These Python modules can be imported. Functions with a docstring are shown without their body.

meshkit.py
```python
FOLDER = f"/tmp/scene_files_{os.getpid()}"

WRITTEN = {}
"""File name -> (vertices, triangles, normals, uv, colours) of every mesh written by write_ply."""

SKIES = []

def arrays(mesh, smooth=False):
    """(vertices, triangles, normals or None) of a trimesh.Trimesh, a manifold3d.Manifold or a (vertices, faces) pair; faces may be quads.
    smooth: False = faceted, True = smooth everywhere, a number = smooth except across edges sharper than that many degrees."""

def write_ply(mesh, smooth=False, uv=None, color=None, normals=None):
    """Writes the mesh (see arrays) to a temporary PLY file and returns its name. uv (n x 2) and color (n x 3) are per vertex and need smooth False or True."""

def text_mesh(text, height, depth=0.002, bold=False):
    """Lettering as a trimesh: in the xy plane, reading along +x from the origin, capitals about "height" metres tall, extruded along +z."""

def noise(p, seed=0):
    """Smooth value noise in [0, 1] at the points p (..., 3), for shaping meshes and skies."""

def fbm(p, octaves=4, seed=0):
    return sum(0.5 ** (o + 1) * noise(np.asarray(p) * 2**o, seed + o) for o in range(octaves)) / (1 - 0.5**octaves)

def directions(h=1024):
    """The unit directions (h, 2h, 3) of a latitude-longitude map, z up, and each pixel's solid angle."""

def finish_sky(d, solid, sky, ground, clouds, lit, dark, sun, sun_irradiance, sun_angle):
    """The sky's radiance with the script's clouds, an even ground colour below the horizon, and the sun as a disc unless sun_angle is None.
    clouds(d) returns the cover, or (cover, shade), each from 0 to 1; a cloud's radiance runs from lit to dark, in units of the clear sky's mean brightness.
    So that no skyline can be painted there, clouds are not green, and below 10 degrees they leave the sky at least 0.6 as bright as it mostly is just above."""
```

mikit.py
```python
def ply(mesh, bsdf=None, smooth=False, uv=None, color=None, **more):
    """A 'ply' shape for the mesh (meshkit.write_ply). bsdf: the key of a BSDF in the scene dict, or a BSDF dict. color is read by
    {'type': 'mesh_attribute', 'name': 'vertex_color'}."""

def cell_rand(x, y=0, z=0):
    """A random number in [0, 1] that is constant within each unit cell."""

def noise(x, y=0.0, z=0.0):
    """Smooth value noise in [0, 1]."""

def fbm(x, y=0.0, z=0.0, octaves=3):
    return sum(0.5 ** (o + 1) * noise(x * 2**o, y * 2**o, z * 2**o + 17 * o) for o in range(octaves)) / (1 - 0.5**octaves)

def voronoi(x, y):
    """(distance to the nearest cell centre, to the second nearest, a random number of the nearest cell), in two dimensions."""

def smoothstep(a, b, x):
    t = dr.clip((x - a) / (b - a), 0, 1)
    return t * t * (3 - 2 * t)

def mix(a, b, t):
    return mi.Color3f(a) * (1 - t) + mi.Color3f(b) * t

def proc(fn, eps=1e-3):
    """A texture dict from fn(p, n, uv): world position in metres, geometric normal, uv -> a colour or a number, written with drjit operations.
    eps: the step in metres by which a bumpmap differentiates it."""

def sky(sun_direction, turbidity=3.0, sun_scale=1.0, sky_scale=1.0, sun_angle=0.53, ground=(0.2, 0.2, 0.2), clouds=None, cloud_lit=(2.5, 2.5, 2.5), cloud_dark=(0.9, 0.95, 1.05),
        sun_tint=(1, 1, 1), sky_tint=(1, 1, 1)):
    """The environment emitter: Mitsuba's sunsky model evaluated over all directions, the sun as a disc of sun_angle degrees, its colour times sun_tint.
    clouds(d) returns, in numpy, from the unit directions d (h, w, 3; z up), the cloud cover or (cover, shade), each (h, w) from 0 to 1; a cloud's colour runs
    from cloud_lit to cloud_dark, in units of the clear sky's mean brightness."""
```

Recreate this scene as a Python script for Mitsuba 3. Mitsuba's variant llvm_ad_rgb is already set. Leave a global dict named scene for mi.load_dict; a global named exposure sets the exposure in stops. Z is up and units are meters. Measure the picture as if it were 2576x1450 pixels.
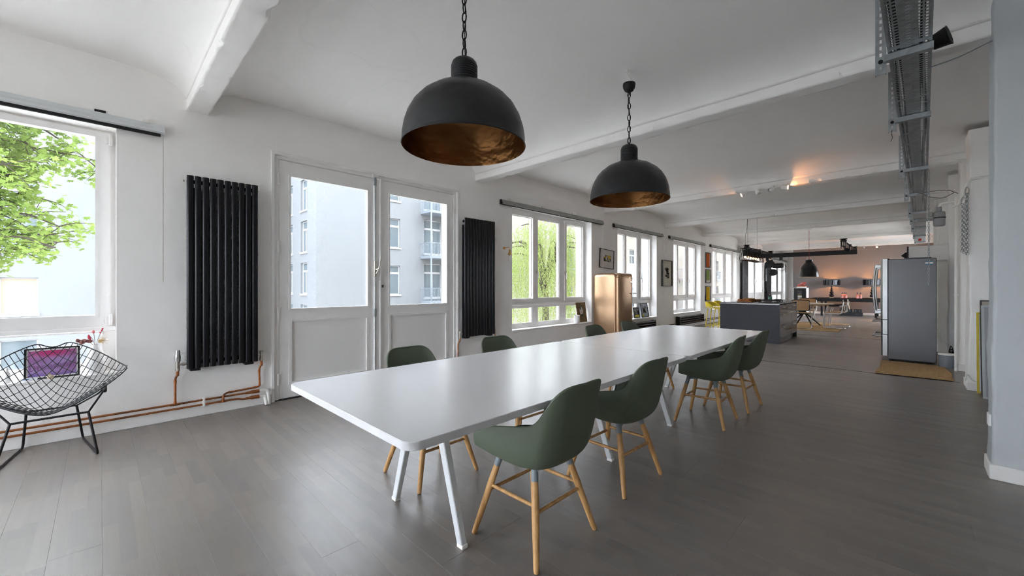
import math, random
import numpy as np, trimesh, drjit as dr, mitsuba as mi, mikit, meshkit
from shapely.geometry import Polygon, box as sbox
from shapely.ops import unary_union
from mikit import noise, fbm, cell_rand, smoothstep, mix, voronoi
random.seed(7); RNG = np.random.default_rng(7)
T = mi.ScalarTransform4f
scene, labels = {}, {}

# ------------------------------------------------------------------ camera, sky, exposure
CAM_H, YAW, FOCAL = 1.27, math.radians(44.43), 1015.6
scene['camera'] = {'type': 'perspective', 'fov': math.degrees(2 * math.atan(1288 / FOCAL)), 'fov_axis': 'x', 'near_clip': 0.05, 'far_clip': 500.0,
                   'principal_point_offset_y': 2.6 / 1450,
                   'to_world': T().look_at(origin=[0, 0, CAM_H], target=[math.cos(YAW), math.sin(YAW), CAM_H], up=[0, 0, 1])}
def cloud_cover(d):
    n = meshkit.fbm(d * np.array([2.2, 2.2, 4.0]) + 3.0, 3)
    return np.full(d.shape[:2], 1.0), np.clip(0.25 + 1.1 * (n - 0.5), 0, 1)
scene['sky'] = mikit.sky([0.25, -0.55, 0.8], turbidity=4.0, sun_scale=0.0, sky_scale=1.0, ground=(0.40, 0.385, 0.36), clouds=cloud_cover,
                         cloud_lit=(1.56, 1.69, 1.85), cloud_dark=(1.10, 1.21, 1.36))
exposure = 5.75

# ------------------------------------------------------------------ helpers
_used = set()
def nm(base):
    k, i = base, 0
    while k in _used:
        i += 1; k = f'{base}_{i:03d}'
    _used.add(k); return k
def tag(k, label=None, cat=None, group=None, kind=None):
    d = labels.setdefault(k, {})
    for a, b in (('label', label), ('category', cat), ('group', group), ('kind', kind)):
        if b: d[a] = b
    return k
def thing(base, label, cat, group=None, kind=None):
    return tag(nm(base), label, cat, group, kind)
def part(parent, base, mesh, mat, smooth=False, label=None, tw=None, kind=None, **more):
    k = nm(parent + '__' + base)
    d = mikit.ply(mesh, mat, smooth=smooth, **more)
    if tw is not None: d['to_world'] = tw
    scene[k] = d
    if label or kind: tag(k, label, kind=kind)
    return k
def again(parent, base, d, tw):
    k = nm(parent + '__' + base); scene[k] = {**d, 'to_world': tw}; return k
def solo(base, mesh, mat, label, cat, smooth=False, group=None, kind=None, **more):
    k = nm(base); scene[k] = mikit.ply(mesh, mat, smooth=smooth, **more); return tag(k, label, cat, group, kind)
def struct(base, mesh, mat, smooth=False, label=None):
    k = nm(base); scene[k] = mikit.ply(mesh, mat, smooth=smooth); return tag(k, label, kind='structure')
def place(x=0, y=0, z=0, rot=0, s=1):
    return T().translate([x, y, z]).rotate([0, 0, 1], rot).scale([s, s, s])
def copy_thing(src, tw, label, group=None):
    base = src
    k = nm(base); L = labels[src]
    tag(k, label, L['category'], group or L.get('group'))
    for q in [q for q in scene if q.startswith(src + '__')]:
        nk = k + q[len(src):]; _used.add(nk)
        d = dict(scene[q]); d['to_world'] = tw @ d['to_world'] if 'to_world' in d else tw
        scene[nk] = d
        if q in labels: labels[nk] = dict(labels[q])
    return k
def place_thing(k, tw):
    for q in [q for q in scene if q.startswith(k + '__')]:
        d = dict(scene[q]); d['to_world'] = tw @ d['to_world'] if 'to_world' in d else tw
        scene[q] = d
    return k
# ---- meshes
def merge(L): return trimesh.util.concatenate([m for m in L if m is not None])
def move(m, x=0, y=0, z=0, rz=0, rx=0, ry=0):
    m = m.copy(); R = np.eye(4)
    for ang, ax in ((rx, [1, 0, 0]), (ry, [0, 1, 0]), (rz, [0, 0, 1])):
        if ang: R = trimesh.transformations.rotation_matrix(math.radians(ang), ax) @ R
    R[:3, 3] = [x, y, z]; m.apply_transform(R); return m
_CB = None
def bx(x0, x1, y0, y1, z0, z1, b=0.0):
    """a box, its edges chamfered by b"""
    lo, hi = np.minimum([x0, y0, z0], [x1, y1, z1]), np.maximum([x0, y0, z0], [x1, y1, z1])
    b = min(b, 0.45 * (hi - lo).min())
    if b <= 0:
        m = trimesh.creation.box(extents=hi - lo); m.apply_translation((lo + hi) / 2); return m
    pts = []
    for c in np.ndindex(2, 2, 2):
        for k in range(3):
            p = [(lo[i] + b, hi[i] - b)[c[i]] for i in range(3)]
            p[k] = (lo[k], hi[k])[c[k]]; pts.append(p)
    global _CB
    if _CB is None:
        h = trimesh.Trimesh(np.array(pts), process=False).convex_hull
        idx = [int(np.argmin(np.linalg.norm(np.array(pts) - v, axis=1))) for v in h.vertices]
        _CB = np.array(idx)[h.faces]
    return trimesh.Trimesh(np.array(pts), _CB, process=False)
def frame_axes(t):
    t = t / np.linalg.norm(t); a = np.array([0, 0, 1.0]) if abs(t[2]) < 0.9 else np.array([1.0, 0, 0])
    u = np.cross(a, t); u /= np.linalg.norm(u); return u, np.cross(t, u)
def tube(pts, r, n=8, closed=False, caps=True):
    """a round rod along a polyline; r a number or one per point"""
    p = np.asarray(pts, float); N = len(p); r = np.broadcast_to(np.asarray(r, float), (N,))
    if closed: t = np.roll(p, -1, 0) - np.roll(p, 1, 0)
    else:
        t = np.gradient(p, axis=0)
    t = t / (np.linalg.norm(t, axis=1, keepdims=True) + 1e-12)
    u, v = frame_axes(t[0]); V = []
    for i in range(N):
        u = u - t[i] * (u @ t[i]); u /= np.linalg.norm(u) + 1e-12; v = np.cross(t[i], u)
        a = np.arange(n) * 2 * np.pi / n
        V.append(p[i] + r[i] * (np.cos(a)[:, None] * u + np.sin(a)[:, None] * v))
    V = np.vstack(V); F = []
    i, j = np.meshgrid(np.arange(N if closed else N - 1), np.arange(n), indexing='ij'); i2 = (i + 1) % N; j2 = (j + 1) % n
    a, b, c, d = (i * n + j).ravel(), (i * n + j2).ravel(), (i2 * n + j2).ravel(), (i2 * n + j).ravel()
    F = np.vstack([np.stack([a, b, c], 1), np.stack([a, c, d], 1)])
    if caps and not closed:
        V = np.vstack([V, p[:1], p[-1:]]); k = np.arange(n); k2 = (k + 1) % n; m0, m1 = N * n, N * n + 1
        F = np.vstack([F, np.stack([k2, k, k * 0 + m0], 1), np.stack([(N - 1) * n + k, (N - 1) * n + k2, k * 0 + m1], 1)])
    return trimesh.Trimesh(V, F, process=False)
def rod(a, b, r, r1=None, n=10): return tube([a, b], [r, r if r1 is None else r1], n)
def bend(pts, rad=0.03, k=5):
    """a polyline with its corners rounded"""
    p = [np.asarray(q, float) for q in pts]; out = [p[0]]
    for a, b, c in zip(p, p[1:], p[2:]):
        d1, d2 = a - b, c - b; l1, l2 = np.linalg.norm(d1), np.linalg.norm(d2); q = min(rad, l1 * .49, l2 * .49)
        s, e = b + d1 / l1 * q, b + d2 / l2 * q
        for t in np.linspace(0, 1, k): out.append((1 - t) ** 2 * s + 2 * t * (1 - t) * b + t * t * e)
    out.append(p[-1]); return np.array(out)
def lathe(prof, n=32, x=0, y=0, z=0):
    """a profile [(r, z), ...] turned round the z axis"""
    pr = np.asarray(prof, float); a = np.arange(n) * 2 * np.pi / n; N = len(pr)
    V = np.stack([pr[:, None, 0] * np.cos(a), pr[:, None, 0] * np.sin(a), np.broadcast_to(pr[:, 1:], (N, n))], -1).reshape(-1, 3)
    i, j = np.meshgrid(np.arange(N - 1), np.arange(n), indexing='ij'); j2 = (j + 1) % n
    A, B, C, D = (i * n + j).ravel(), (i * n + j2).ravel(), ((i + 1) * n + j2).ravel(), ((i + 1) * n + j).ravel()
    m = trimesh.Trimesh(V + np.array([x, y, z]), np.vstack([np.stack([A, B, C], 1), np.stack([A, C, D], 1)]), process=False)
    return m
def disc(r, z, n=24, x=0, y=0): return lathe([(r, z), (1e-4, z)], n, x, y)
def cylz(x, y, z0, z1, r, r1=None, n=20, b=0.0):
    r1 = r if r1 is None else r1
    p = [(1e-4, z0), (r - b, z0), (r, z0 + b), (r1, z1 - b), (r1 - b, z1), (1e-4, z1)] if b else [(1e-4, z0), (r, z0), (r1, z1), (1e-4, z1)]
    return lathe(p, n, x, y)
def extr(poly, h):
    """a shapely polygon of the xy plane extruded along z"""
    gs = getattr(poly, 'geoms', [poly])
    return merge([trimesh.creation.extrude_polygon(g, h, engine='earcut') for g in gs])
def xz(poly, y0, y1):
    """a polygon drawn in (x, z), extruded from y0 to y1"""
    m = extr(poly, y1 - y0); v = m.vertices.copy()
    m = trimesh.Trimesh(np.stack([v[:, 0], y0 + v[:, 2], v[:, 1]], 1), m.faces[:, ::-1], process=False); return m
def yz(poly, x0, x1):
    """a polygon drawn in (y, z), extruded from x0 to x1"""
    m = extr(poly, x1 - x0); v = m.vertices.copy()
    return trimesh.Trimesh(np.stack([x0 + v[:, 2], v[:, 0], v[:, 1]], 1), m.faces, process=False)
def ring_xz(x0, x1, z0, z1, w, y0, y1, wb=None, wt=None):
    """a rectangular frame of bars of width w in the plane y0..y1"""
    wb = w if wb is None else wb; wt = w if wt is None else wt
    return xz(sbox(x0, z0, x1, z1).difference(sbox(x0 + w, z0 + wb, x1 - w, z1 - wt)), y0, y1)
def rrect(w, h, r, k=6):
    return sbox(-w / 2 + r, -h / 2 + r, w / 2 - r, h / 2 - r).buffer(r, quad_segs=k)
def rbox(x0, x1, y0, y1, z0, z1, r, b=0.004):
    """a slab with rounded corners in plan and a small bevel above and below"""
    cx, cy = (x0 + x1) / 2, (y0 + y1) / 2; P = rrect(x1 - x0, y1 - y0, r)
    def ring(d):
        c = np.array(P.buffer(-d, quad_segs=6).exterior.coords)[:-1] if d else np.array(P.exterior.coords)[:-1]; return c
    base = ring(0); n = len(base); ctr = base.mean(0)
    sh = lambda d: base * (1 - d / np.maximum(np.abs(base).max(0), 1e-6))
    rings = [(sh(b), z0), (base, z0 + b), (base, z1 - b), (sh(b), z1)]
    V = np.vstack([np.c_[c + [cx, cy], np.full(n, z)] for c, z in rings] + [[[cx, cy, z0], [cx, cy, z1]]]); F = []
    for q in range(3):
        for j in range(n):
            a, b_, c, d = q * n + j, q * n + (j + 1) % n, (q + 1) * n + (j + 1) % n, (q + 1) * n + j; F += [[a, b_, c], [a, c, d]]
    for j in range(n): F += [[(j + 1) % n, j, 4 * n], [3 * n + j, 3 * n + (j + 1) % n, 4 * n + 1]]
    m = trimesh.Trimesh(V, np.array(F), process=False)
    if m.volume < 0: m.invert()
    return m
def grid_surface(P):
    """quads over an array of points (a, b, 3)"""
    P = np.asarray(P, float); A, B = P.shape[:2]; i, j = np.meshgrid(np.arange(A - 1), np.arange(B - 1), indexing='ij')
    a, b, c, d = (i * B + j).ravel(), (i * B + j + 1).ravel(), ((i + 1) * B + j + 1).ravel(), ((i + 1) * B + j).ravel()
    return trimesh.Trimesh(P.reshape(-1, 3), np.vstack([np.stack([a, b, c], 1), np.stack([a, c, d], 1)]), process=False)
def solidify(P, t):
    """a grid of points (a, b, 3) as a sheet of thickness t"""
    P = np.asarray(P, float); A, B = P.shape[:2]
    n = np.cross(np.gradient(P, axis=0), np.gradient(P, axis=1)); n /= np.linalg.norm(n, axis=2, keepdims=True) + 1e-9
    Q = P + n * t; m0, m1 = grid_surface(P), grid_surface(Q); m0.invert()
    b = [(0, j) for j in range(B)] + [(i, B - 1) for i in range(1, A)] + [(A - 1, j) for j in range(B - 2, -1, -1)] + [(i, 0) for i in range(A - 2, 0, -1)]
    p = np.array([P[q] for q in b]); q = np.array([Q[s] for s in b]); N = len(b); k = np.arange(N); k2 = (k + 1) % N
    rim = trimesh.Trimesh(np.vstack([p, q]), np.vstack([np.stack([k, k2, N + k2], 1), np.stack([k, N + k2, N + k], 1)]), process=False)
    return merge([m0, m1, rim])
def chain_links(p0, p1, link, r, wide=None, sag=0.0, n=6):
    """a chain of oval links hanging from p0 to p1"""
    p0, p1 = np.asarray(p0, float), np.asarray(p1, float); L = np.linalg.norm(p1 - p0); pitch = link - 2 * r * 1.1; N = max(2, int(round(L / pitch))); out = []
    w = wide or link * .32
    a = np.linspace(0, 2 * np.pi, 13)[:-1]
    sx, sz = np.sign(np.cos(a)) * np.abs(np.cos(a)) ** .8 * w, np.sin(a) * (link / 2 - r)
    for i in range(N):
        f = (i + .5) / N; c = p0 + (p1 - p0) * f; ang = (i % 2) * np.pi / 2 + .35
        t = (p1 - p0) / L; u, v = frame_axes(t); d = np.cos(ang) * u + np.sin(ang) * v
        out.append(tube(c + sx[:, None] * d + sz[:, None] * t, r, n, closed=True))
    return merge(out)

# ------------------------------------------------------------------ materials
def mat(name, d, two=True):
    scene[name] = {'type': 'twosided', 'bsdf': d} if two else d; return name
def P(name, rgb, rough=.5, metal=0.0, spec=.5, **more):
    c = rgb if isinstance(rgb, dict) else {'type': 'rgb', 'value': list(rgb)}
    return mat(name, {'type': 'principled', 'base_color': c, 'roughness': rough, 'metallic': metal, 'specular': spec, **more})
def D(name, rgb):
    c = rgb if isinstance(rgb, dict) else {'type': 'rgb', 'value': list(rgb)}
    return mat(name, {'type': 'diffuse', 'reflectance': c})
def bumped(name, tex, scale, d):
    return mat(name, {'type': 'bumpmap', 'arbitrary': tex, 'scale': scale, 'bsdf': d})
C3 = mi.Color3f
def f_wall(p, n, uv):
    t = fbm(p.x * .9, p.y * .9, p.z * .9, 3); s = noise(p.x * 6, p.y * 6, p.z * 6)
    return C3(.90, .885, .865) * (.955 + .06 * t + .02 * s)
def b_wall(p, n, uv):
    return .6 * noise(p.x * 55, p.y * 55, p.z * 55) + .9 * fbm(p.x * 9, p.y * 9, p.z * 9, 2)
bumped('m_wall', mikit.proc(b_wall, 4e-3), .0016, {'type': 'diffuse', 'reflectance': mikit.proc(f_wall)})
def f_walldimmed(p, n, uv):  # wall colour darkened and cooled to stand in for dimmer light on near pier
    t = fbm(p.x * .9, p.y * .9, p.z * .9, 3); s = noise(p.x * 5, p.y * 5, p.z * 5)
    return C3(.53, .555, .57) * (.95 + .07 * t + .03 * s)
bumped('m_walldimmed', mikit.proc(b_wall, 4e-3), .0016, {'type': 'diffuse', 'reflectance': mikit.proc(f_walldimmed)})
def f_ceil(p, n, uv):
    t = fbm(p.x * .7 + 4, p.y * .7, p.z, 3); crack = smoothstep(.012, .0, dr.abs(fbm(p.x * 1.3, p.y * 1.3, 3.1, 3) - .5)) * smoothstep(.52, .62, noise(p.x * .8, p.y * .8, 9.))
    return C3(.895, .88, .86) * (.95 + .07 * t) * (1 - .03 * crack)
def b_ceil(p, n, uv):
    return .5 * noise(p.x * 40, p.y * 40, p.z * 40) + 1.6 * fbm(p.x * 5, p.y * 5, p.z * 5, 3)
bumped('m_ceiling', mikit.proc(b_ceil, 5e-3), .002, {'type': 'diffuse', 'reflectance': mikit.proc(f_ceil)})
PW = .18
def f_floor(p, n, uv):
    s = (p.x - .007) / (PW / 3); i = dr.floor(s); r0 = cell_rand(i, 3.)
    yy = p.y / .47 + r0 * 7.3; r = cell_rand(i, dr.floor(yy), 11.); q = cell_rand(i, dr.floor(yy), 23.)
    b = cell_rand(dr.floor((p.x - .007) / PW), dr.floor(p.y / 2.2 + cell_rand(dr.floor((p.x - .007) / PW), 5.) * 3), 31.)
    g = fbm(p.x * 55, p.y * 2.2 + r * 40, r * 9, 3); fine = noise(p.x * 420, p.y * 9, r * 50)
    base = mix(C3(.202, .178, .156), C3(.184, .168, .156), q)
    return base * (.95 + .09 * r + .06 * (b - .5)) * (.96 + .08 * g) * (.98 + .04 * fine)
def r_floor(p, n, uv): return .30 + .10 * fbm(p.x * 2.5, p.y * 2.5, 0., 3) + .04 * noise(p.x * 90, p.y * 6, 0.)
mat('m_floor', {'type': 'principled', 'base_color': mikit.proc(f_floor), 'roughness': mikit.proc(r_floor), 'specular': .5})
D('m_gap', (.07, .062, .055))
P('m_paint', (.80, .785, .77), .35, spec=.4)          # white window and door paint
P('m_paint2', (.74, .72, .70), .4, spec=.4)
P('m_base', (.78, .765, .745), .4)
P('m_pipewhite', (.78, .77, .74), .4)
mat('m_glass', {'type': 'thindielectric', 'int_ior': 1.5}, False)
P('m_darkglass', (.10, .125, .14), .08, spec=.7)
P('m_alu', (.60, .62, .63), .4, .25)
P('m_blindgrey', (.30, .31, .29), .45, .2)
P('m_black', (.008, .008, .0095), .42, spec=.3)
P('m_blackmatt', (.010, .010, .011), .6, spec=.3)
P('m_blackgloss', (.008, .008, .009), .1, spec=.45)
P('m_rubber', (.02, .02, .02), .7, spec=.25)
P('m_radiator', (.004, .0045, .0065), .24, spec=.35)
P('m_chrome', (.75, .75, .76), .12, 1.0)
P('m_steel', (.42, .42, .42), .34, 1.0)
P('m_nickel', (.58, .55, .50), .3, 1.0)
def f_copper(p, n, uv): return mix(C3(.46, .17, .062), C3(.22, .095, .045), smoothstep(.45, .75, fbm(p.x * 7, p.y * 30, p.z * 14, 3)))
P('m_copper', mikit.proc(f_copper), .34, .85)
P('m_brass', (.62, .40, .13), .3, 1.0)
P('m_whitegloss', (.80, .80, .79), .18)
P('m_whitematt', (.80, .79, .77), .55)
def f_table(p, n, uv): return C3(.64, .637, .645) * (.99 + .02 * noise(p.x * 4, p.y * 4, p.z))
P('m_table', mikit.proc(f_table), .27, spec=.5)
P('m_tableleg', (.62, .63, .64), .35, .15)
def f_shell(p, n, uv): return C3(.098, .120, .082) * (.94 + .12 * noise(p.x * 900, p.y * 900, p.z * 900))
P('m_shell', mikit.proc(f_shell), .5, spec=.4)
P('m_pad', (.016, .017, .016), .9, spec=.1)
def f_oak(p, n, uv):
    w = fbm(p.x * 34, p.y * 34, p.z * 5, 3); f = noise(p.x * 240, p.y * 240, p.z * 12)
    return mix(C3(.56, .315, .125), C3(.42, .215, .075), smoothstep(.35, .7, w)) * (.9 + .2 * f)
P('m_oak', mikit.proc(f_oak), .42, spec=.4)
P('m_collar', (.20, .23, .25), .5)
def f_lamp(p, n, uv): return C3(.013, .0135, .0145) * (.8 + .5 * fbm(p.x * 14, p.y * 14, p.z * 30, 3))
def b_lamp(p, n, uv): return fbm(p.x * 16, p.y * 16, p.z * 22, 3)
bumped('m_lampblack', mikit.proc(b_lamp, 4e-3), .004, {'type': 'principled', 'base_color': mikit.proc(f_lamp), 'roughness': .36, 'specular': .5})
def f_bronze(p, n, uv): return mix(C3(.26, .125, .045), C3(.13, .06, .022), fbm(p.x * 9, p.y * 9, p.z * 24, 3))
bumped('m_bronze', mikit.proc(b_lamp, 4e-3), .007, {'type': 'principled', 'base_color': mikit.proc(f_bronze), 'roughness': .36, 'metallic': 1.0})
P('m_fridgebronze', (.46, .29, .17), .30, .78, clearcoat=.6, clearcoat_gloss=.9)
def f_galva(p, n, uv):
    a, b, c = voronoi(p.x * 26 + p.z * 13, p.y * 26 + p.z * 19)
    return C3(.36, .385, .40) * (.88 + .22 * c) * (.9 + .2 * noise(p.x * 4, p.y * 9, p.z * 7))
P('m_galva', mikit.proc(f_galva), .42, .85)
def f_slate(p, n, uv): return C3(.033, .036, .046) * (.85 + .3 * fbm(p.x * 3, p.y * 3, p.z * 3, 3))
P('m_slate', mikit.proc(f_slate), .5)
P('m_worktop', (.05, .054, .06), .22, spec=.5)
def f_jute(p, n, uv):
    s = cell_rand(dr.floor(p.y * 120), dr.floor(p.x * 14 + cell_rand(dr.floor(p.y * 120)) * 5)); k = noise(p.x * 160, p.y * 260, 0.)
    return mix(C3(.50, .335, .18), C3(.32, .20, .10), s * .6) * (.7 + .6 * k)
def b_jute(p, n, uv): return dr.abs(dr.sin(p.y * 380)) * .6 + noise(p.x * 170, p.y * 170, 0.) * .6
bumped('m_jute', mikit.proc(b_jute, 8e-4), .003, {'type': 'diffuse', 'reflectance': mikit.proc(f_jute)})
P('m_yellow', (.72, .56, .035), .35)
P('m_purple', (.065, .04, .20), .8, spec=.15)
P('m_greywall', (.225, .210, .208), .85, spec=.2)
def f_fac(p, n, uv):
    st = smoothstep(.55, .8, fbm(p.x * 1.2, p.y * 1.2, p.z * .18, 4))
    return C3(.20, .208, .216) * (1 - .07 * st) * (.97 + .05 * noise(p.x * .4, p.y * .4, p.z * .4))
D('m_facade', mikit.proc(f_fac))
D('m_facadewarm', (.33, .31, .275))
P('m_facframe', (.36, .36, .37), .5)
P('m_balcony', (.22, .25, .28), .5, .3)

# ------------------------------------------------------------------ the setting
XL, XR = -3.8, 28.0            # the room along the window wall
WY = 5.0                       # inner face of the window wall
def in_frame(x, y, z, m=60):
    dx, dy = math.cos(YAW), math.sin(YAW); d = x * dx + y * dy; r = x * dy - y * dx
    if d < .2: return False
    u, v = 1288 + FOCAL * r / d, 722.4 - FOCAL * (z - CAM_H) / d
    return -m < u < 2576 + m and -m < v < 1450 + m
# floor: engineered boards across the room, each of its own; seams recessed
struct('floor', merge([bx(XL - .3, 4.2, -4.3, 5.4, -.12, -.018), bx(4.2, XR + .3, -1.6, 5.4, -.12, -.018)]), 'm_gap')
_bd, near, far = {}, [], []
def board(L):
    k = round(L, 3)
    if k not in _bd:
        m = bx(-PW / 2 + .0002, PW / 2 - .0002, .0002, k - .0002, -.018, 0, .0005); _bd[k] = (mikit.ply(m, 'm_floor'), m)
    return _bd[k]
for c in range(int((XL - .007) / PW), int(XR / PW) + 1):
    xc = .007 + (c + .5) * PW; ylo = -4.2 if xc < 4.15 else -1.5; y = ylo - RNG.choice([0, .44, .88, 1.32, 1.76])
    while y < 5.0:
        a, b = max(y, ylo), min(y + 2.2, 5.0 if xc < 28 else 5.0); y += 2.2
        if b - a < .05: continue
        vis = sum(in_frame(xc, t, 0) for t in np.linspace(a, b, 7))
        (near if vis else far).append((math.hypot(xc, (a + b) / 2 - .5), xc, a, b - a))
near.sort()
far += near[285:]
for _, xc, a, L in near[:285]: again('floor', 'plank', board(L)[0], T().translate([xc, a, 0]))
part('floor', 'plank_field', merge([move(board(L)[1], xc, a) for _, xc, a, L in far]), 'm_floor', kind='stuff')

# window wall with its openings
WIN = {1: (-2.4, .10, .515, 2.68), 2: (5.10, 7.615, .50, 2.72), 3: (8.73, 10.865, .45, 2.72), 4: (12.0, 14.2, .467, 2.71), 5: (15.36, 18.2, .467, 2.71), 6: (24.0, 27.4, .467, 2.71)}
DOORS = {1: (1.335, 3.89, 0, 2.752), 2: (19.55, 22.5, 0, 2.74)}
wall = sbox(XL - .3, -.1, XR + .3, 3.62)
for x0, x1, z0, z1 in list(WIN.values()) + list(DOORS.values()): wall = wall.difference(sbox(x0, z0, x1, z1))
struct('wall_left', xz(wall, WY, WY + .42), 'm_wall')
back = sbox(-4.3, -.1, 5.4, 3.62)
ADDED_BACKWIN = (.05, 2.5)  # unseen windows added behind the camera to bring in more daylight
for y0 in ADDED_BACKWIN: back = back.difference(sbox(y0, .25, y0 + 2.35, 2.85))
struct('wall_back', yz(back, XL - .35, XL), 'm_wall')
SIDEWIN = ()
side = sbox(XL - .3, -.1, 4.2, 3.62)
for x0 in SIDEWIN: side = side.difference(sbox(x0, .25, x0 + 2.3, 2.85))
ADDED_RWIN = [(17.3, 20.2, .5, 2.7, -.78), (20.7, 23.6, .5, 2.7, -.78)]  # unseen windows added in the far right wall to brighten the far end
niche, rear = sbox(4.2, -.1, 9.0, 3.62), sbox(8.9, -.1, 24.3, 3.62)
for x0, x1, z0, z1, y in ADDED_RWIN:
    if y < -1: niche = niche.difference(sbox(x0, z0, x1, z1))
    else: rear = rear.difference(sbox(x0, z0, x1, z1))
struct('wall_right', merge([xz(side, -4.5, -4.2), xz(niche, -1.8, -1.5), xz(rear, -1.05, -.78), bx(24.3, XR + .3, -1.05, -.78, -.1, 3.62)]), 'm_wall')
struct('wall_end', merge([bx(XR, XR + .3, -1.6, 5.4, -.1, 3.62)]), 'm_wall')
struct('wall_far', bx(24.0, 24.25, -1.0, 4.05, -.1, 3.62), 'm_greywall')
struct('added_storeys', bx(XL - .4, 62, -4.55, 5.45, 3.62, 17.0), 'm_facadewarm')  # unseen upper storeys, made tall to shade the courtyard facades
# ceiling: flat bays that curve down to the beams
BEAMS = [(-6.3, -6.1), (-2.98, -2.79), (.585, .765), (4.25, 4.43), (8.16, 8.35), (11.38, 11.57), (14.42, 14.60), (18.42, 18.62), (22.4, 22.6), (26.1, 26.3), (28.0, 28.1)]
prof = []
for (a0, a1), (b0, b1) in zip(BEAMS, BEAMS[1:]):
    L = b0 - a1; ze, zc = 3.085, 3.268; wa, wb = .38, .48
    for s in sorted(set(np.r_[np.linspace(0, 1, 9) ** 2 * wa, np.linspace(wa, L - wb, 10), L - np.linspace(0, 1, 10) ** 2 * wb])):
        u = min(s / wa, (L - s) / wb, 1.0); prof.append((a1 + s, ze + (zc - ze) * math.sqrt(max(0, 1 - (1 - u) ** 2.2))))
prof = np.array(prof); ys = np.linspace(-4.3, 5.02, 70)
Pc = np.stack([np.broadcast_to(prof[:, :1], (len(prof), 70)), np.broadcast_to(ys, (len(prof), 70)), np.broadcast_to(prof[:, 1:], (len(prof), 70))], -1).copy()
Pc[..., 2] += (meshkit.fbm(Pc * [1.1, 1.1, 1] + 5, 3) - .5) * .022
struct('ceiling', grid_surface(Pc), 'm_ceiling', smooth=True)
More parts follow.
